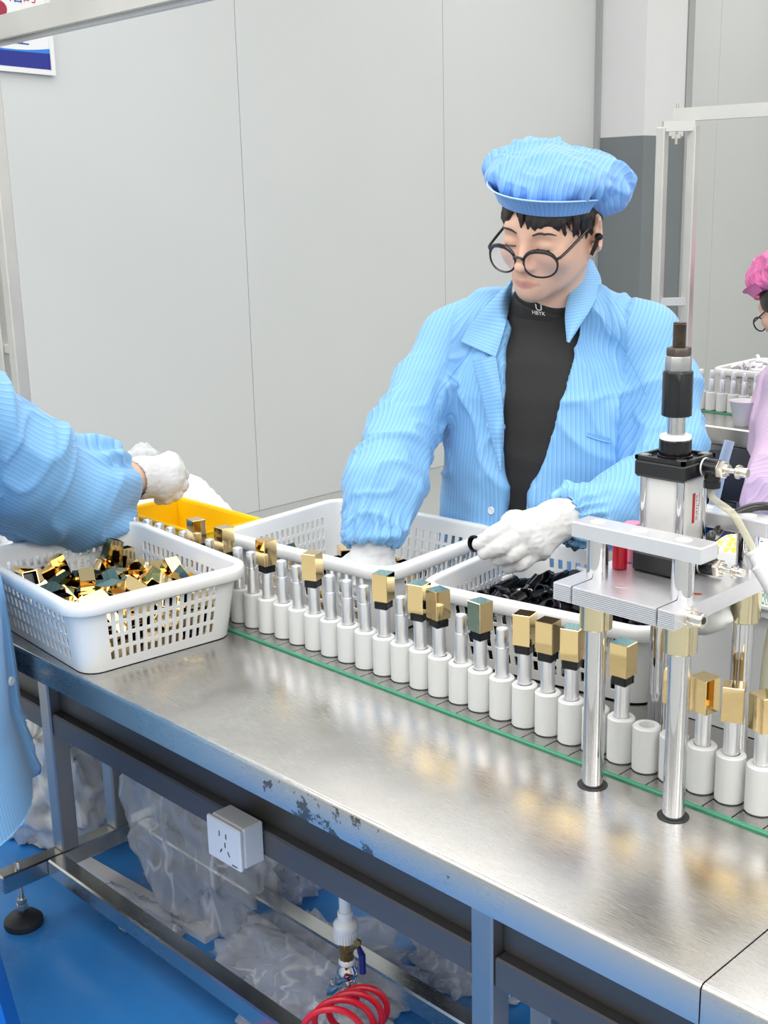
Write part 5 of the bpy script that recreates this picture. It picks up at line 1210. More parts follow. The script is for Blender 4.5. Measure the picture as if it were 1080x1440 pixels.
# lower body and stool (mostly behind the table)
def lower_body(parent, hip, fwd, side, knee_d, m, shoe_m, seat_z, foot_d=0.40):
    A = Field(np.minimum(hip-0.25, hip+fwd*0.6-0.25)*np.array([1, 1, 0])+np.array([0, 0, 0.0]), np.maximum(hip+0.25, hip+fwd*0.6+0.25)*np.array([1, 1, 0])+np.array([0, 0, hip[2]+0.12]), 0.009)
    A.add(A.ell(hip, (0.17, 0.15, 0.10)))
    for s in (-1, 1):
        h = hip+side*s*0.09; k = h+fwd*knee_d+np.array([0, 0, 0.0]); a = np.array([*(hip+side*s*0.10+fwd*foot_d)[:2], 0.085])
        A.limb([h, k, a], [0.085, 0.062, 0.045], 0.03)
    v, f = A.mesh(1); o = obj('trousers', (v, f), m, parent, sharp=180)
    for s in (-1, 1):
        a = np.array([*(hip+side*s*0.10+fwd*foot_d)[:2], 0.04]); B = Field(a-0.2, a+0.2, 0.008); B.Z = B.Z
        B.add(B.cone(a-fwd*0.06, a+fwd*0.13, 0.042, 0.036)); B.add(B.cone(a, a+np.array([0, 0, 0.06]), 0.042, 0.042), 0.02)
        B.cut((0.0005-B.Z)+0*B.X+0*B.Y)
        obj('shoe', B.mesh(1), shoe_m, parent, sharp=180)
def stool(label, loc, h, m):
    t = thing('plastic_stool', label, 'stool', loc)
    obj('seat', MB().lathe([(0.10, h-0.03), (0.15, h-0.03), (0.155, h-0.02), (0.15, h-0.004), (0.14, h), (0.02, h-0.002)], (loc[0], loc[1], 0), n=32), m, t)
    for k in range(4):
        a = PI/4+k*PI/2; d = np.array([math.cos(a), math.sin(a), 0])
        obj('leg', bar(MB(), np.array(loc)+d*0.175+np.array([0, 0, 0.0]), np.array(loc)+d*0.115+np.array([0, 0, h-0.025]), 0.045, 0.018, d), m, t)
    return t
shoe = mat('white_shoe', (0.7, 0.7, 0.7), 0.6)
hip = np.array([NB[0]+0.0, NB[1]+0.06, 0.545]); lower_body(man, hip, np.array([0.10, -0.99, 0]), np.array([-0.99, -0.10, 0]), 0.34, MT['trouser'], shoe, 0.46, 0.30)
stool('blue plastic stool under the worker in the blue cap, hidden behind the table', (hip[0], hip[1]+0.02, 0), 0.45, MT['blue_bin'])
# the black collar pinched in his left glove
cl = thing('black_collar', 'black collar pinched between the glove fingertips above the right basket', 'collar', at(668, 765, 1.80))
dv = unit(at(668, 765, 1.80)-at(700, 758, 1.83))
obj('collar_body', MB().lathe([(0.0090, -0.014), (0.0104, 0.0), (0.0125, 0.001), (0.0125, 0.005), (0.0095, 0.0052), (0.009, -0.004)], at(669, 764, 1.806), dv, n=16), MT['black'], cl)

# ------------------------------------------------------------------ the worker at the left edge, only an arm and the coat front in view
TA2 = math.radians(62); TF2 = np.array([[math.sin(TA2), -math.cos(TA2), 0], [math.cos(TA2), math.sin(TA2), 0], [0, 0, 1.0]])
N2 = np.array([-1.700, 0.655, 1.17])
p2_ = thing('person', 'worker in a blue coat at the left edge, gloved arm reaching over the front basket', 'person', (N2[0], N2[1], 0))
S2 = [N2+TF2[0]*0.07+np.array([0, 0, -0.045]), N2+TF2[0]*0.17+np.array([0, 0, -0.08]), at(-60, 590, 1.92), at(25, 655, 2.02), at(64, 692, 2.09), at(98, 696, 2.14), at(128, 690, 2.19), at(141, 684, 2.21)]
R2 = [0.055, 0.066, 0.085, 0.092, 0.086, 0.090, 0.082, 0.066]
S3 = [N2-TF2[0]*0.08+np.array([0, 0, -0.045]), N2-TF2[0]*0.17+np.array([0, 0, -0.08]), N2-TF2[0]*0.24-TF2[1]*0.05+np.array([0, 0, -0.33]), N2-TF2[0]*0.22+TF2[1]*0.06+np.array([0, 0, -0.55])]
R3 = [0.055, 0.068, 0.07, 0.06]
PR2 = [(0.02, 0.075, 0.065, -0.005), (-0.03, 0.10, 0.08, 0), (-0.08, 0.155, 0.105, 0), (-0.2, 0.19, 0.125, 0.01), (-0.45, 0.20, 0.14, 0.01), (-0.60, 0.21, 0.15, 0.0), (-0.68, 0.225, 0.165, 0.0), (-0.80, 0.265, 0.185, 0.0)]
W2 = at(186, 672, 2.245)
HF2 = head_frame(TA2-0.2, 0.35, 0.0); HO2 = N2-CX*0.02+TF2[1]*0.02+np.array([0, 0, 0.135])
A = Field(np.min([N2-0.3, HO2-0.16, W2-0.08], 0), np.max([N2+0.3, HO2+0.16, W2+0.08], 0), 0.0042)
add_head(A, HO2, HF2, 0.95, N2)
A.add(torso(A, N2, TF2, [(c, w*0.8, d*0.78, b) for c, w, d, b in PR2[2:5]]), 0.05)
A.limb([S2[0], S2[1], S2[2], S2[3], S2[5], W2, at(210, 672, 2.27)], [0.03, 0.045, 0.042, 0.042, 0.034, 0.0275, 0.027], 0.02)
A.limb(S3, [0.03, 0.045, 0.04, 0.032], 0.02)
obj('body', A.mesh(1), MT['skin'], p2_, sharp=180)
make_cap(HO2, HF2, 0.95, MT['capcloth'], p2_, 17)
P = lambda *p: put(HO2, HF2, 0.95, *p)
A = Field(HO2-0.135, HO2+0.135, 0.004); q = A.frame(HO2, HF2)
A.add(np.maximum(A.ell(P(0, -0.012, 0.030), np.array((0.081, 0.101, 0.099))*0.95, HF2), np.interp(q[1], [-0.11, -0.02, 0.05, 0.1], [-0.07, -0.01, 0.05, 0.055])-q[2]))
obj('hair', A.mesh(0), MT['hair'], p2_, sharp=180)
lo = np.min([N2-0.30, *[np.array(p)-0.12 for p in S2]], 0); hi = np.max([N2+0.30, *[np.array(p)+0.12 for p in S2]], 0); lo[2] = 0.445; hi[2] = N2[2]+0.08
A = Field(lo, hi, 0.0062)
A.add(torso(A, N2, TF2, PR2)); A.limb(S2, R2, 0.03); A.limb(S3, R3, 0.03)
e = unit(S2[-1]-S2[-2]); A.cut(A.cone(S2[-1]-e*0.004, S2[-1]+e*0.12, 0.042, 0.075), 0.02)
v, f = A.mesh(2); n = mesh_normals(v, f)
ds, sc, ci, st_ = sleeve_coords(v, [(S2[1:], R2[1:]), (S3[1:], R3[1:])]); qa = (v-N2) @ TF2.T
slv = (ds < 0.03) & (np.abs(qa[:, 0]) > 0.165) | (ds < 0.03) & (qa[:, 1] > 0.16)
stripe = np.where(slv, st_, np.arctan2(qa[:, 0], qa[:, 1])*0.18)
am = np.zeros(len(v)); k = slv
am[k] = folds(v[k], n[k], S2[3], S2[5], 0.013, 71, 8, 6)
dc = (v[k]-S2[-1]) @ e; ang = sc[k]/0.055; am[k] += 0.009*np.sin(ang*9+2*np.sin(ang*3))*np.exp(-((dc+0.01)/0.05)**2)
k = ~slv; am[k] = 0.022*crease(np.stack([qa[k, 0]*8, qa[k, 1]*8, qa[k, 2]*1.6], 1), 77)*smoothstep(-0.1, -0.6, qa[k, 2])
v = v+n*am[:, None]; J2 = Skin(v, f)
c2 = obj('coat', (v, f), MT['jacket'], p2_, sharp=180); attr(c2, 'stripe', stripe)
for px, py in ((15, 958),):
    h = J2.hit(px, py, 0.0)
    if h: obj('button', MB().lathe([(0.0075, 0), (0.0075, 0.002), (0.006, 0.003), (0.001, 0.0025)], h[0], h[1], n=20), MT['button'], c2)
g3 = glove('glove', at(196, 672, 2.26), at(160, 684, 2.2)-at(196, 672, 2.26), [(at(238, 652, 2.30), 0.020), (at(242, 664, 2.285), 0.021), (at(240, 677, 2.28), 0.020), (at(232, 688, 2.28), 0.018)],
    [(a3([(240, 653, 2.30), (256, 668, 2.31), (250, 682, 2.325)]), [0.0145, 0.0125, 0.0105]), (a3([(243, 664, 2.285), (255, 682, 2.29), (246, 694, 2.31)]), [0.0150, 0.0130, 0.0105]),
     (a3([(240, 678, 2.28), (247, 694, 2.285), (236, 701, 2.305)]), [0.0145, 0.0125, 0.0105]), (a3([(231, 688, 2.28), (234, 700, 2.285), (224, 703, 2.305)]), [0.0130, 0.0115, 0.0095]),
     (a3([(222, 668, 2.33), (246, 672, 2.345), (257, 665, 2.335)]), [0.016, 0.012, 0.0095])], p2_, cuff_r=0.036)
tag(obj('yellow_stick', MB().tube([at(250, 668, 2.33), at(259, 661, 2.325), at(262, 659, 2.325)], [0.003, 0.003, 0.0015], 8), MT['yellow']), 'tip of a small yellow piece held in the left worker\'s glove', 'piece')
hip2 = np.array([N2[0]-0.02, N2[1]-0.06, 0.53])
lower_body(p2_, hip2+np.array([0.0, 0.02, 0]), np.array([-0.98, 0.18, 0]), np.array([0.18, 0.98, 0]), 0.32, MT['trouser'], shoe, 0.44, 0.34)
stool('bright blue plastic stool at the lower left corner of the view', (hip2[0], hip2[1], 0), 0.43, MT['blue_bin'])

# ------------------------------------------------------------------ the worker in pink far right
HO3 = at(1114, 428, 3.45); az3 = math.radians(168); HF3 = head_frame(az3, 0.45, 0.0)
N3 = HO3-HF3[1]*0.055+np.array([0, 0, -0.13]); T3 = head_frame(math.radians(-160), 0, 0)
p3 = thing('person', 'worker in pink cap and lilac jacket at the right edge in the background', 'person', (N3[0], N3[1], 0))
S5 = [N3+T3[0]*-0.08+np.array([0, 0, -0.05]), N3-T3[0]*0.17+np.array([0, 0, -0.09]), at(1092, 590, 3.30), at(1066, 668, 3.22), at(1040, 700, 3.15)]
S5 = [N3-T3[0]*0.08+np.array([0, 0, -0.05]), N3-T3[0]*0.16+np.array([0, 0, -0.09]), at(1100, 600, 3.33), at(1085, 670, 3.28), at(1068, 700, 3.25)]
S6 = [N3+T3[0]*0.08+np.array([0, 0, -0.05]), N3+T3[0]*0.16+np.array([0, 0, -0.09]), N3+T3[0]*0.22+T3[1]*0.06+np.array([0, 0, -0.32]), N3+T3[0]*0.10+T3[1]*0.27+np.array([0, 0, -0.36])]
R5 = [0.05, 0.066, 0.066, 0.062, 0.05]; R6 = [0.05, 0.066, 0.062, 0.048]
A = Field(np.min([N3-0.34, HO3-0.15], 0), np.max([N3+0.34, HO3+0.15], 0), 0.0055)
add_head(A, HO3, HF3, 0.95, N3); A.add(torso(A, N3, T3, [(c, w*0.78, d*0.78, b) for c, w, d, b in PR2[2:5]]), 0.05)
A.limb(S6+[S6[-1]+T3[1]*0.08], [0.03, 0.045, 0.04, 0.028, 0.026], 0.02); A.limb(S5, [0.03, 0.045, 0.038, 0.03, 0.026], 0.02)
obj('body', A.mesh(1), MT['skin'], p3, sharp=180)
A = Field(N3-np.array([0.36, 0.36, 0.72]), N3+np.array([0.36, 0.36, 0.10]), 0.0075)
A.add(torso(A, N3, T3, PR2[:7])); A.limb(S5, R5, 0.03); A.limb(S6, R6, 0.03)
A.add(A.cone(N3+np.array([0, 0, -0.03]), N3+np.array([0, 0, 0.04]), 0.075, 0.066), 0.02)
v, f = A.mesh(2); n = mesh_normals(v, f); v = v+n*(0.014*crease(np.stack([v[:, 0]*9, v[:, 1]*9, v[:, 2]*7], 1), 91))[:, None]
o = obj('jacket', (v, f), MT['lilac'], p3, sharp=180); attr(o, 'stripe', (v-N3) @ T3[0])
make_cap(HO3, HF3, 0.97, MT['pinkcap'], p3, 23, (0.108, 0.118, 0.070), (0, -0.02, 0.10))
P = lambda *p: put(HO3, HF3, 0.95, *p)
A = Field(HO3-0.14, HO3+0.14, 0.005); q = A.frame(HO3, HF3)
A.add(np.maximum(A.ell(P(0, -0.014, 0.024), np.array((0.084, 0.104, 0.104))*0.95, HF3), np.interp(q[1], [-0.11, 0.0, 0.045, 0.07, 0.1], [-0.10, -0.09, -0.05, 0.03, 0.05])-q[2]))
obj('hair', A.mesh(0), MT['hair'], p3, sharp=180)
gm = MB()
for s in (-1, 1):
    gm.tube([P(s*0.036+0.024*math.cos(t), 0.106, -0.018+0.022*math.sin(t)) for t in np.linspace(0, 2*PI, 24, endpoint=False)], 0.0022, 6, closed=True)
    gm.tube([P(s*0.060, 0.102, -0.010), P(s*0.078, 0.03, 0.0), P(s*0.080, -0.02, 0.0)], 0.0022, 6)
obj('spectacles', gm, MT['frame'], p3)
hip3 = np.array([N3[0], N3[1], 0.52]); lower_body(p3, hip3, T3[1], T3[0], 0.34, MT['trouser'], shoe, 0.44, 0.34)
stool('plastic stool under the pink-capped worker at right edge', (hip3[0], hip3[1], 0), 0.42, MT['blue_bin'])
# resting places of the loose pieces (0.1 mm, 0.01 rad), settled beforehand with a rigid-body drop
HEAP = {
  ('left', 'cap'): '1374,-546,163,134,157,0 -143,-1070,163,-113,-157,0 -773,-228,163,-182,157,0 1523,-99,249,0,0,-173 296,-259,163,12,157,0 1176,-880,163,-251,157,0 -431,-128,163,157,0,-124 1208,1148,163,-276,157,0 452,-1069,163,105,157,0 759,292,163,-157,0,76 -1528,-74,163,-116,-157,0 1459,-1213,249,0,0,311 -293,-694,287,38,89,-113 1442,707,163,-157,0,144 990,-414,163,-79,157,0 -571,-723,249,0,314,-4 -51,-361,163,-134,-157,0 1571,1099,163,157,0,-12 -1510,537,163,-310,157,0 182,429,163,82,157,0 1060,59,163,56,-157,0 47,-56,409,-157,0,258 180,-652,163,-266,-157,0 1538,269,163,157,0,279 -1090,-1107,163,72,157,0 -1510,291,163,-157,0,-162 876,-1172,163,-19,157,0 -432,507,249,-314,0,-57 -1114,-195,249,314,0,-119 52,1124,163,157,0,-211 532,2,163,157,0,167 -705,-1079,163,183,157,0 698,1208,163,-311,-157,0 70,-858,409,-148,-157,0 623,-430,249,0,0,96 601,93,409,-161,-157,97 -1196,102,249,0,0,-42 1236,-1052,521,108,-75,50 -234,191,163,-157,0,79 1249,465,163,157,0,-198 -272,-252,409,-157,0,-211 916,-1098,409,157,0,-264 805,-213,249,0,0,217 -1412,-402,333,-243,-90,-116 1600,-958,249,0,314,-156 -1401,335,409,221,157,0 996,914,278,73,-314,-38 1528,673,409,-157,0,-42 -359,1183,249,-314,0,-124 -1592,699,497,0,277,-163 -176,791,418,47,183,-71 -1155,-1131,409,157,-157,0 -1412,1176,249,0,0,112 1516,1206,409,-157,0,-157 99,948,495,0,0,97 -235,881,163,228,157,0 1138,-57,409,157,0,178 -1475,-38,409,157,0,-205 -185,-1115,469,-142,-5,0 926,-1131,655,157,0,0 -1500,-1217,163,0,-157,0 -1084,664,163,-15,157,0 661,714,258,-314,7,76 -418,-582,579,81,178,153 -864,-1217,495,0,0,-157 -1569,-654,249,0,0,-190 -448,-1093,359,64,-241,104 1602,989,666,-162,0,0 -816,-690,249,-314,0,-4 955,-443,409,-236,-157,0 -1206,-734,272,83,0,212 912,448,368,105,-92,76 249,-1195,381,-267,130,52 460,1217,409,157,0,-157 1602,154,516,-86,-314,0 -725,702,163,171,-157,0 -1110,-1214,741,0,0,-157 232,692,371,96,10,-68 269,-558,409,105,157,0 1461,-707,522,0,76,-269 -1085,328,249,0,0,277 612,-1109,409,135,157,0 -30,-424,655,-157,0,-216 1055,-692,409,79,-157,0 1011,-178,655,252,-157,35 -1511,1211,669,308,3,157 -901,1213,249,0,-314,-154 -1582,-513,641,0,-125,-164 1456,-1041,692,-98,-83,57 -1504,-1058,404,-9,-133,157 1419,-415,409,-157,0,180 -20,-133,655,-97,157,159 1567,-1106,958,176,34,6 483,952,525,47,48,157 868,849,525,189,-79,76 -626,1191,249,0,314,-133 -693,1163,611,157,-129,168 -1577,943,249,0,0,147 1197,-739,792,237,78,-16 680,-1199,741,0,-314,-157 -1290,-816,637,-21,49,-301 -841,-771,594,-150,19,-117 -104,280,413,14,-217,-235 592,-359,581,-161,157,0 1354,386,553,39,-252,-67 312,273,409,157,0,-58 1087,272,654,-144,57,71 -761,-105,409,157,0,123 1079,1217,510,189,0,157 998,-549,655,91,-157,-47 547,152,741,0,0,-228 -1602,-986,639,0,-133,157 122,-939,699,-197,0,-148 709,1169,736,-87,-83,102 -1129,958,279,0,71,-146 -208,1115,689,-84,0,-193 -861,221,249,-314,0,-39 555,531,556,-139,-86,-238 -1027,191,581,-157,0,199 348,-1202,906,-155,-13,157 -833,-111,655,32,157,0 1253,978,649,-131,-120,138 1244,807,427,183,5,281 -1065,592,456,-231,-119,-114 -715,-1209,896,-314,119,-3 -751,-397,410,-100,156,181 141,-1198,648,-193,143,123 -641,895,415,89,144,-185 230,1207,769,86,-6,-152 -1356,-1137,765,0,24,157 834,-396,901,191,-157,4 163,51,794,84,50,-215 -10,700,713,-25,6,-206 -1577,950,847,-1,-277,155 839,649,675,113,74,-257 875,104,847,-98,285,-67 361,623,813,-93,-32,-41 -579,-1093,661,194,-49,2 59,374,588,-14,217,79 -243,-757,684,-178,-35,-80 -403,-226,767,0,-78,281 336,-451,655,157,0,-311 -1156,-384,576,193,7,19 -1565,-191,734,-12,-29,150 226,415,930,10,-86,-238 -495,630,616,157,193,-85 1413,-97,721,82,268,-5 733,506,852,131,-73,-195 -532,185,384,64,-268,80 584,-784,580,-255,50,-135',
  ('mid', 'cap'): '-1428,-1068,163,-157,0,-144 -982,784,163,202,157,0 428,-1082,163,157,0,-88 -1393,997,163,118,157,0 -242,-1168,163,-157,0,-183 -434,1141,163,157,0,-123 1076,-455,163,157,0,-290 -844,-695,163,-90,-157,0 15,-480,163,116,157,0 -127,247,163,-157,0,-226 -937,359,249,314,0,-27 -1338,-238,163,157,0,-101 -644,-1108,293,-74,-80,314 -708,-314,163,111,157,0 -79,968,249,0,0,154 -1252,-477,163,55,-157,0 22,-893,163,-157,0,100 -1101,793,409,-64,-157,0 -1044,7,275,113,-50,-233 507,419,163,-88,157,0 451,-1180,409,-69,157,-72 -287,-565,249,314,0,-28 1504,187,163,-157,0,-167 763,-751,163,210,157,0 344,1182,163,-157,0,148 1013,-940,163,157,0,-47 -1476,143,269,0,87,224 1549,-378,163,-157,0,-28 69,-57,381,130,-81,-40 7,-1043,409,301,-157,0 -1432,515,163,-157,0,167 -1026,-581,409,-270,-157,0 363,-7,214,-157,233,-51 491,-371,163,-157,0,238 -390,-846,439,-2,-69,-185 -1465,-803,304,-38,-247,54 279,932,249,-314,0,140 1482,-1083,163,-157,0,121 -1503,-363,528,0,62,-314 -314,-109,409,157,0,-26 -414,605,163,157,0,154 -399,-28,163,-157,0,-260',
  ('right', 'col'): '191,1131,151,157,39,265 566,-1150,151,-157,-39,-97 -14,-19,151,-157,-39,99 674,1133,151,-157,39,271 1065,218,151,157,196,-100 1300,1163,151,-157,-275,0 -707,359,151,157,-118,-115 -1314,-88,151,157,-39,-5 1142,-102,151,157,-39,141 -687,-314,151,-157,39,234 848,-344,151,157,39,-62 -1341,273,155,-157,-28,3 1420,387,151,-157,-118,-147 539,513,151,157,-118,26 -63,931,151,157,39,101 -1356,-661,217,314,0,-40 -453,862,155,-157,30,106 839,428,191,132,-48,-250 1395,-324,151,157,-39,-19 1614,1163,151,157,118,0 -805,558,151,157,-39,-115 563,-208,151,157,-118,91 1154,-396,151,-157,118,-17 -1119,1155,151,-157,196,-8 -1392,-1161,151,157,-39,0 77,-507,151,-157,-118,-44 1127,678,151,157,-39,-155 1016,-668,151,157,118,129 259,-1088,151,157,-39,-98 866,-954,151,-157,-39,-101 80,-832,156,-157,105,165 1313,-284,373,-157,118,166 1412,-1145,151,157,275,19 1505,618,151,-157,-39,-147 -96,505,160,157,-4,211 1614,-479,202,84,-106,-248 276,563,151,-157,-275,1 1092,1150,257,182,-198,-13 -228,-411,152,157,-277,-3 -1614,235,161,152,-39,2 1613,174,217,0,0,-272 -836,1125,151,157,-275,34 -1208,864,151,157,-39,138 -281,-1160,151,-157,-39,3 728,192,247,30,-252,-76 -59,-1160,151,157,-275,3 624,-654,151,157,196,95 460,-866,151,157,-118,65 1130,-1132,151,-157,-39,53 1614,-858,151,157,39,0 492,-1115,370,155,96,-94 402,534,349,-150,79,19 830,943,183,-205,-113,0 885,-509,358,129,12,-149 1553,-60,217,0,0,84 -1009,1229,373,157,118,-157 -1106,-413,238,84,-30,-51 -445,-809,151,157,196,13 1533,847,230,-164,-39,-143 1297,104,235,-81,98,248 -1173,-936,151,157,-275,5 -491,1229,151,157,-118,-157 405,-464,191,-98,203,-8 316,189,151,157,-275,25 456,892,151,157,196,64 -1586,-794,250,-3,-272,-158 -748,-1229,151,157,118,157 1392,1229,363,-104,34,177 1241,-887,248,-32,22,289 888,1145,377,-178,-66,22 1515,-572,409,133,238,87 -1503,-469,151,157,-39,-123 1131,495,282,122,-32,205 -499,-1229,347,247,-25,127 521,249,347,-25,-242,61 1050,-716,373,-157,118,178 1023,139,385,-118,-18,0 -1015,-635,151,157,-39,165 1614,494,373,157,197,0 -849,-98,151,-157,-39,-65 37,1137,332,-133,22,299 -993,106,151,157,-196,-79 -974,-1226,432,297,-33,50 -256,-1108,374,-156,-36,75 -173,1229,248,-259,21,-190 -1614,-497,396,123,-37,13 1152,863,281,-150,-34,162 828,-1229,245,41,238,56 1371,-687,250,-270,8,-14 -1612,832,217,-314,0,-112 -21,-1018,373,157,197,81 1613,56,505,157,118,1 -1171,-1226,233,-299,-8,-110 691,-29,240,-113,-35,113 587,1229,466,-42,77,257 -534,664,243,40,-244,148 -937,-396,396,-240,79,-109 654,-779,380,0,87,38 -567,-498,244,-21,83,283 -1197,570,250,36,258,117 -149,773,289,112,30,-275 1257,895,496,-167,125,29 953,-205,459,16,97,150 -287,1229,531,74,102,82 -1338,1132,311,-115,-20,294 -831,790,151,-157,-39,199 1518,1028,422,-155,-97,-122 570,-582,467,-32,307,25 -1614,-1095,248,-54,293,34 -947,-1001,217,0,0,202 -1165,-109,347,192,-38,95 1382,-1041,463,24,-13,-258 -627,-766,293,-70,237,154 -1477,618,227,209,-20,-72 -373,-88,224,102,-34,184 -1381,-364,388,-88,171,67 55,208,222,-42,-207,-33 416,1222,320,82,28,-186 -1276,-897,420,92,-107,-126 198,-1225,438,3,1,39 1129,-555,547,118,43,-115 -685,-986,246,-282,65,-51 1316,282,370,-144,-36,149 1603,-825,541,-51,-101,-99 149,368,343,73,-84,141 -194,-713,291,106,17,160 -1510,1134,151,-157,39,-274 1147,-1214,439,0,0,98 658,628,349,-45,-61,173 294,-957,415,-60,-17,-293 554,-1220,556,-12,119,302 -631,1229,378,-143,39,-152 231,-214,288,-26,233,-116 1343,-772,606,-7,278,132 -1527,22,390,-144,53,144 891,-1009,373,165,-118,71 -1526,481,436,174,-85,-192 -335,640,343,74,-22,-237 1605,857,548,-3,268,-164 -1122,345,247,-70,21,229 -464,-315,320,58,68,-236 -478,1003,351,204,9,180 1422,1136,623,-134,-23,287 1304,-81,489,176,-2,-156 1074,1224,520,75,228,88 1445,-1229,624,-273,-76,-56 1610,-330,496,-84,276,32 -865,64,353,-168,212,-83 238,999,424,258,22,183 861,392,493,28,27,12 671,908,420,-225,-108,134 -823,467,371,-161,31,238 -1610,-197,217,314,0,108 -757,778,446,103,-43,180 1224,-218,682,-147,15,54 1464,-203,725,-7,-81,-74 -342,216,174,123,-117,165 474,806,505,-96,27,-196 1614,1218,872,2,308,-118 139,-770,462,-38,-52,263 1029,892,602,-235,35,172 -77,-291,330,74,270,71 217,636,519,-22,-196,177 822,-317,776,-88,69,-282 876,647,448,63,14,-195 -902,1007,365,63,-96,241 -1545,824,505,-157,-118,-49 902,-1204,644,-18,4,275 -152,424,392,121,28,292 1308,145,548,158,42,167 1435,546,520,29,-76,294 1614,-1132,364,-63,96,84 1607,21,793,0,0,-95 -1190,507,597,23,-213,104 69,776,379,218,26,91 1141,1229,741,210,-34,138 396,-755,469,-28,-253,-60 1098,-971,564,-18,34,-289 159,-417,411,83,-50,-199 769,1154,602,158,265,-7 -1614,-307,568,-87,107,-250 -1016,-720,440,-210,-20,-148 -1612,-906,514,-113,32,15 1278,1066,845,-193,24,216 235,1229,553,-33,-66,-263 307,137,437,36,-99,-250 1098,568,523,149,-260,11 -1508,248,383,158,35,-176 -102,-1,446,-300,-18,31 726,-161,439,66,217,-109 1614,598,743,-208,113,-47 690,267,595,81,-188,121 976,-393,607,-159,33,213 1339,-520,701,-205,-80,-52 401,553,641,70,-218,84 743,625,714,121,-15,38 -1387,-1106,442,-2,-1,284 -1264,733,448,23,-71,11 1317,593,734,-266,-63,101 447,968,667,202,46,-163 522,-795,786,4,-167,285 -89,-1229,592,152,39,-159 -1,291,509,-66,109,76 -1182,1004,544,-17,269,-37 -732,-1109,561,-192,2,192 693,-972,580,149,-1,103 1614,-646,824,-196,-115,36 1236,325,680,-96,-95,139 -602,17,320,82,105,-131 917,45,647,-41,-61,124 -970,524,539,-102,13,-307 -421,806,613,226,40,-109 1614,655,958,208,201,47 -98,675,558,-124,-1,-175 622,-397,637,48,-4,-50 -632,335,373,-161,32,243 -1057,172,474,93,-82,-19 178,233,634,-188,-274,-5 -194,903,772,148,24,-293 -1397,-240,631,-125,313,0 -160,993,547,74,-100,253 1614,306,780,-23,-9,-38 -1515,1213,459,84,-30,173 1063,17,839,66,217,184 -429,-48,462,-113,-87,-62 -111,-1007,596,156,-118,-156 -815,141,586,-137,124,-42 -208,-786,531,-220,60,133 -610,1092,655,171,47,-14 -48,-532,543,215,48,-149 -263,-323,584,92,6,104 -388,-573,379,-157,-50,232 1378,180,821,42,-206,105 -415,255,508,64,-50,-82 -1169,-350,514,-263,-71,67 451,-253,397,-147,-21,275 1046,723,769,107,-35,197 1399,858,883,-22,-245,157 -11,1229,711,40,-76,-56 644,1141,799,-311,84,-64 -1609,-1134,656,112,274,-17 886,-760,602,142,44,-252 429,1079,868,6,-91,233 -325,494,571,-231,-41,196 90,-151,577,-160,82,-86 -977,852,624,-241,67,-113 454,14,571,-196,3,-104 -774,748,696,-103,-117,-71 1025,-587,824,-156,-31,-18 283,-488,581,-5,99,204 -852,-908,503,182,54,190 2,-809,757,51,99,-125 -1260,-638,609,58,259,-131 713,293,822,-89,115,159 -1516,250,621,-96,112,29 -914,-210,593,-250,25,14 -675,-287,525,67,43,132 633,141,979,159,8,122 -697,-561,533,4,-229,56 -6,27,771,139,49,101 -479,-136,707,175,-198,-1 98,529,781,217,-77,100 -252,-135,764,-282,-18,-21 -321,1221,827,10,-80,300 -892,-589,660,63,176,-106 306,833,784,91,96,71 -58,-135,931,-101,-23,22 14,273,812,-100,75,-176 519,177,734,-126,-235,51 324,-1040,710,-170,-62,-111 -431,-1052,592,-146,20,32 924,413,889,230,49,167 132,-309,755,-207,-136,-48 -677,419,638,-58,286,117 -280,-616,673,-258,95,80',
  ('right', 'stub'): '899,600,81,157,196,33 -640,-649,81,-157,-118,37 -171,719,81,157,-39,-30 127,662,81,-157,196,4 1093,879,81,-157,-118,174 -1343,629,81,157,118,53 716,642,81,157,-39,-31 -1640,1070,81,-157,-196,41 -95,-139,81,-157,-118,99 1469,899,81,-157,-118,5 612,-438,162,0,314,-108 865,111,81,157,-39,-255 -1484,149,81,157,-196,-5 -297,329,81,157,118,120 517,1210,81,-157,-196,-70 -306,89,81,-157,118,146 -1684,-60,162,0,0,274 739,-543,141,262,-88,7 -550,114,81,-157,39,-171 -620,1077,162,-255,-23,-125 788,-366,303,157,-118,165 -1602,644,81,-157,39,-96 283,-622,81,-157,-39,73 -265,-83,81,157,196,3 -766,-1143,285,-83,-285,29 1620,-206,152,40,239,118 -1222,-384,81,157,-118,-41 1065,-334,319,8,-252,-110 -875,-841,81,-157,-39,-149 307,-1299,121,-79,-210,87 -1118,824,303,-157,-196,50 1485,340,534,98,-13,-231 -140,-470,276,22,216,-60 1374,-1299,300,120,112,123 596,490,507,76,-66,248 -90,1211,404,-114,-88,261 -1151,187,168,-39,30,-119 -952,956,158,-33,248,153 43,881,612,-148,12,-95 -557,1109,501,-168,-28,-190 96,-963,245,272,26,40 906,990,634,-89,-293,-32 911,1171,682,169,-123,-13 395,1294,702,-274,-76,-56 957,297,674,196,-27,49 -561,91,451,-193,-30,-29 -111,-177,215,242,-28,40 -1333,355,460,-271,58,-123 22,536,480,-58,285,-67 490,-371,537,-165,257,-17 1139,-6,631,103,36,183 -221,101,423,17,-4,-30 -752,0,474,-147,-40,245 514,-716,652,-137,86,138 762,-245,572,15,123,256',
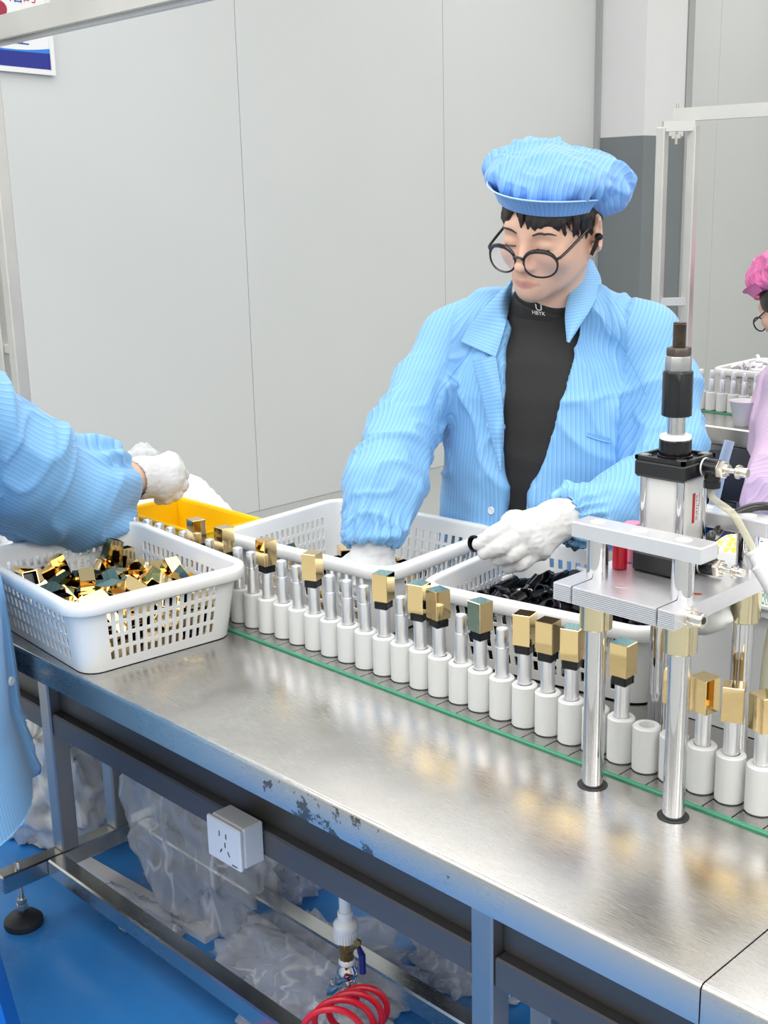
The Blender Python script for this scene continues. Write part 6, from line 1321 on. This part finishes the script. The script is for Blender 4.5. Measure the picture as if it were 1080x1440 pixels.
  ('far', 'tube'): '-838,120,129,157,-94,-8 -1588,-227,129,-157,-220,3 836,195,129,-15,157,0 225,414,129,166,157,-9 -1223,-680,129,157,31,118 -250,1246,129,157,31,-157 -238,730,129,147,-157,0 1183,-1126,129,-157,-31,122 958,78,254,109,-285,-74 789,566,129,-157,220,-64 1120,792,230,239,-205,-9 768,-744,129,45,157,0 -341,-465,129,71,-157,0 -1295,-247,129,157,-31,39 285,-23,129,-19,-157,0 -624,948,129,22,157,0 515,-838,129,-157,-94,-208 -1004,415,129,-157,220,-8 340,-1246,129,-157,31,-157 -198,184,129,-157,94,-96 1387,215,129,157,31,83 986,1221,134,-157,0,-147 -635,454,129,157,283,27 -1102,874,224,-125,4,-37 1351,656,129,-199,157,0 951,429,202,130,32,-111 -460,496,157,-141,-221,12 -1410,-466,308,-280,157,0 155,-856,205,-115,-226,104 178,-1023,129,157,94,-168 -660,-217,129,-72,157,0 1631,366,216,125,-30,10 -701,192,309,-157,219,90 -1101,1115,129,-49,157,0 -1422,214,129,-178,157,136 -1097,-229,129,-157,-31,38 -712,807,307,141,-181,-62 -1350,468,328,23,69,-312 723,-1129,223,-190,19,-209 -977,-944,236,-197,-29,-191 -537,-294,249,-201,94,-153 -21,-192,129,157,31,94 1172,26,226,107,-80,273 378,-486,134,157,117,-126 330,382,272,161,-31,-14 924,-303,131,157,-86,125 -725,1057,308,157,94,-78 394,790,129,157,-31,-181 221,-138,292,-130,-86,34 142,469,284,-153,220,-11 1455,-311,129,157,-31,242 1480,-869,213,-126,284,-53 -1410,-1246,129,-157,-31,157 690,1001,215,-125,-30,-232 1516,1246,351,-314,44,0 -643,-934,315,-76,195,178 -756,-1246,129,-157,-94,-157 1423,-540,268,-208,6,-129 577,-253,306,140,108,-50 687,-597,281,-89,260,-64 -1297,875,305,-163,222,-5 438,360,129,157,-94,-7 -1538,1017,317,-220,-145,29 905,-922,293,-161,59,110 372,1034,200,0,-182,-67 -23,655,410,75,135,-120 1402,-221,280,37,-218,-176 -144,-598,129,-157,94,-69 -678,-753,129,-157,-94,38 12,-1124,270,99,76,166 -386,-524,308,-157,31,167 -1461,880,129,157,220,29 -222,248,300,234,189,27 -1107,-1097,293,-224,-24,100 762,650,308,-157,-94,152 430,1251,309,159,0,157 870,478,379,-182,-92,177 163,1021,291,-82,56,-91 1323,347,438,-218,62,-101 -182,1132,268,10,-172,11 -427,-918,217,107,226,26 -579,-1237,312,-157,16,154 -60,745,224,-109,79,76 1325,1070,200,-134,-11,144 899,-401,325,-61,-167,-70 -1635,-850,134,157,63,0 898,655,487,157,31,163 -1299,-1135,322,67,-41,142 1127,-496,269,213,37,-32 -1555,532,218,-107,226,68 -1413,-174,308,93,157,48 1594,-886,398,-126,-272,0 -1406,127,288,156,-31,-159 -63,-1155,432,177,5,-191 950,1013,474,158,3,-219 1158,-747,276,75,75,-200 -197,-224,341,-126,217,-79 600,1024,447,178,-49,44 1115,1246,435,-102,-20,145 1363,-1247,306,-162,17,156 466,-176,437,-151,108,-50 -556,397,361,-75,107,-122 -1160,378,370,105,107,-146 203,938,499,23,-136,-121 208,177,460,-181,-99,-179 -961,-327,286,174,-285,11 591,-1250,350,118,-191,-120 -1458,-1068,405,123,-16,243 687,166,362,-3,175,241 1431,758,324,-146,-192,81',
}
def heap(k, kind): return [[int(x) for x in q.split(',')] for q in HEAP[(k, kind)].split()]
def in_basket(q, loc, a, zs=1.0):
    x, y, z = q[0]/1e4*0.92, q[1]/1e4*0.90, q[2]/1e4*zs; c, s = math.cos(a), math.sin(a)
    if abs(x) > 0.115 and abs(y) > 0.085: x *= 0.95; y *= 0.93
    M = Matrix.Rotation(a, 4, 'Z') @ Euler((q[3]/100, q[4]/100, q[5]/100)).to_matrix().to_4x4()
    return Vector((loc[0]+c*x-s*y, loc[1]+s*x+c*y, loc[2]+z)), M.to_euler()
h_, e_ = 0.0122, 0.0207
shell = MB(); i_ = h_-0.0012
shell.add([(-h_,-h_,-e_),(h_,-h_,-e_),(h_,h_,-e_),(-h_,h_,-e_),(-h_,-h_,e_),(h_,-h_,e_),(h_,h_,e_),(-h_,h_,e_),(-i_,-i_,-e_),(i_,-i_,-e_),(i_,i_,-e_),(-i_,i_,-e_)],
    [(4,5,6,7),(0,1,5,4),(1,2,6,5),(2,3,7,6),(3,0,4,7),(0,8,9,1),(1,9,10,2),(2,10,11,3),(3,11,8,0)])
lin = MB().add([(-i_,-i_,-e_),(i_,-i_,-e_),(i_,i_,-e_),(-i_,i_,-e_),(-i_+.002,-i_+.002,-e_+.012),(i_-.002,-i_+.002,-e_+.012),(i_-.002,i_-.002,-e_+.012),(-i_+.002,i_-.002,-e_+.012)],
    [(0,4,5,1),(1,5,6,2),(2,6,7,3),(3,7,4,0),(4,7,6,5)])
ME['cap_shell'] = mesh_of(shell, MT['gold'], 'cap_shell'); ME['cap_liner'] = mesh_of(lin, MT['black'], 'cap_liner')
def loose_caps(k, b, lab, grp):
    for q in heap(k, 'cap'):
        l, r = in_basket(q, b[1], b[2]); t = thing('gold_cap', lab, 'cap', l, 0, grp); t.rotation_euler = r
        part('cap_shell', ME['cap_shell'], t); part('cap_liner', ME['cap_liner'], t)
loose_caps('left', BASK[0], 'square gold cap with black inside, loose in the heap in the front left basket', 'gold caps heaped in the front basket')
loose_caps('mid', BASK[1], 'square gold cap with black inside, loose on the floor of the middle basket', 'gold caps lying in the middle basket')
ro, ri, hl = 0.0115, 0.0090, 0.0172
colm = MB().lathe([(ri, -hl), (ro, -hl), (ro, 0.004), (ro*0.86, 0.005), (ro*0.86, hl), (ri*0.9, hl), (ri*0.8, -hl+0.004), (ri, -hl)], n=10, caps=False)
colm.lathe([(ri*0.82, 0.0), (0.0005, 0.0)], n=10, caps=False)
for k in range(5):
    a = 2*PI*k/5; colm.box(ro*0.9, ro*1.06, -0.0016, 0.0016, -hl, 0.003, Euler((0, 0, a)).to_matrix(), (0, 0, 0))
ME['black_collar'] = mesh_of(colm, MT['black'], 'black_collar')
ME['white_stub'] = mesh_of(MB().lathe([(0.0015, -0.012), (0.0038, -0.0105), (0.0042, -0.006), (0.0040, 0.009), (0.0026, 0.012)], n=10), MT['pvc'], 'white_stub')
def loose(k, kind, me, name, lab, cat, grp, b):
    top = heap(k, 'col') if kind == 'stub' else None
    for i, q in enumerate(heap(k, kind)):
        if top and i % 3 == 0:      # some plugs lie on top of the heap
            near = [c[2] for c in top if abs(c[0]-q[0]) < 130 and abs(c[1]-q[1]) < 130]; q = q[:2]+[max(near+[q[2]])+(130 if near else 0), 157, q[4], q[5]]
        l, r = in_basket(q, b[1], b[2], 1.22 if k == 'right' else 1.0); o = bpy.data.objects.new(name, ME[me]); COL.objects.link(o); o.location = l; o.rotation_euler = r; tag(o, lab, cat, grp)
loose('right', 'col', 'black_collar', 'black_collar', 'hollow black collar in the heap filling the basket beside the press', 'collar', 'black collars heaped in the right basket', BASK[2])
loose('right', 'stub', 'white_stub', 'white_plug', 'small white rounded plug lying among the black collars', 'plug', 'white plugs among the black collars', BASK[2])
ME['far_tube'] = mesh_of(MB().lathe([(0.0075, -0.03), (0.0088, -0.0285), (0.0088, 0.008), (0.0072, 0.010), (0.0072, 0.028), (0.006, 0.03)], n=12), MT['tube_alu'], 'far_tube')
loose('far', 'tube', 'far_tube', 'loose_tube', 'loose silver tube in the heap filling the background basket', 'tube', 'silver tubes heaped in the far basket', FARB)
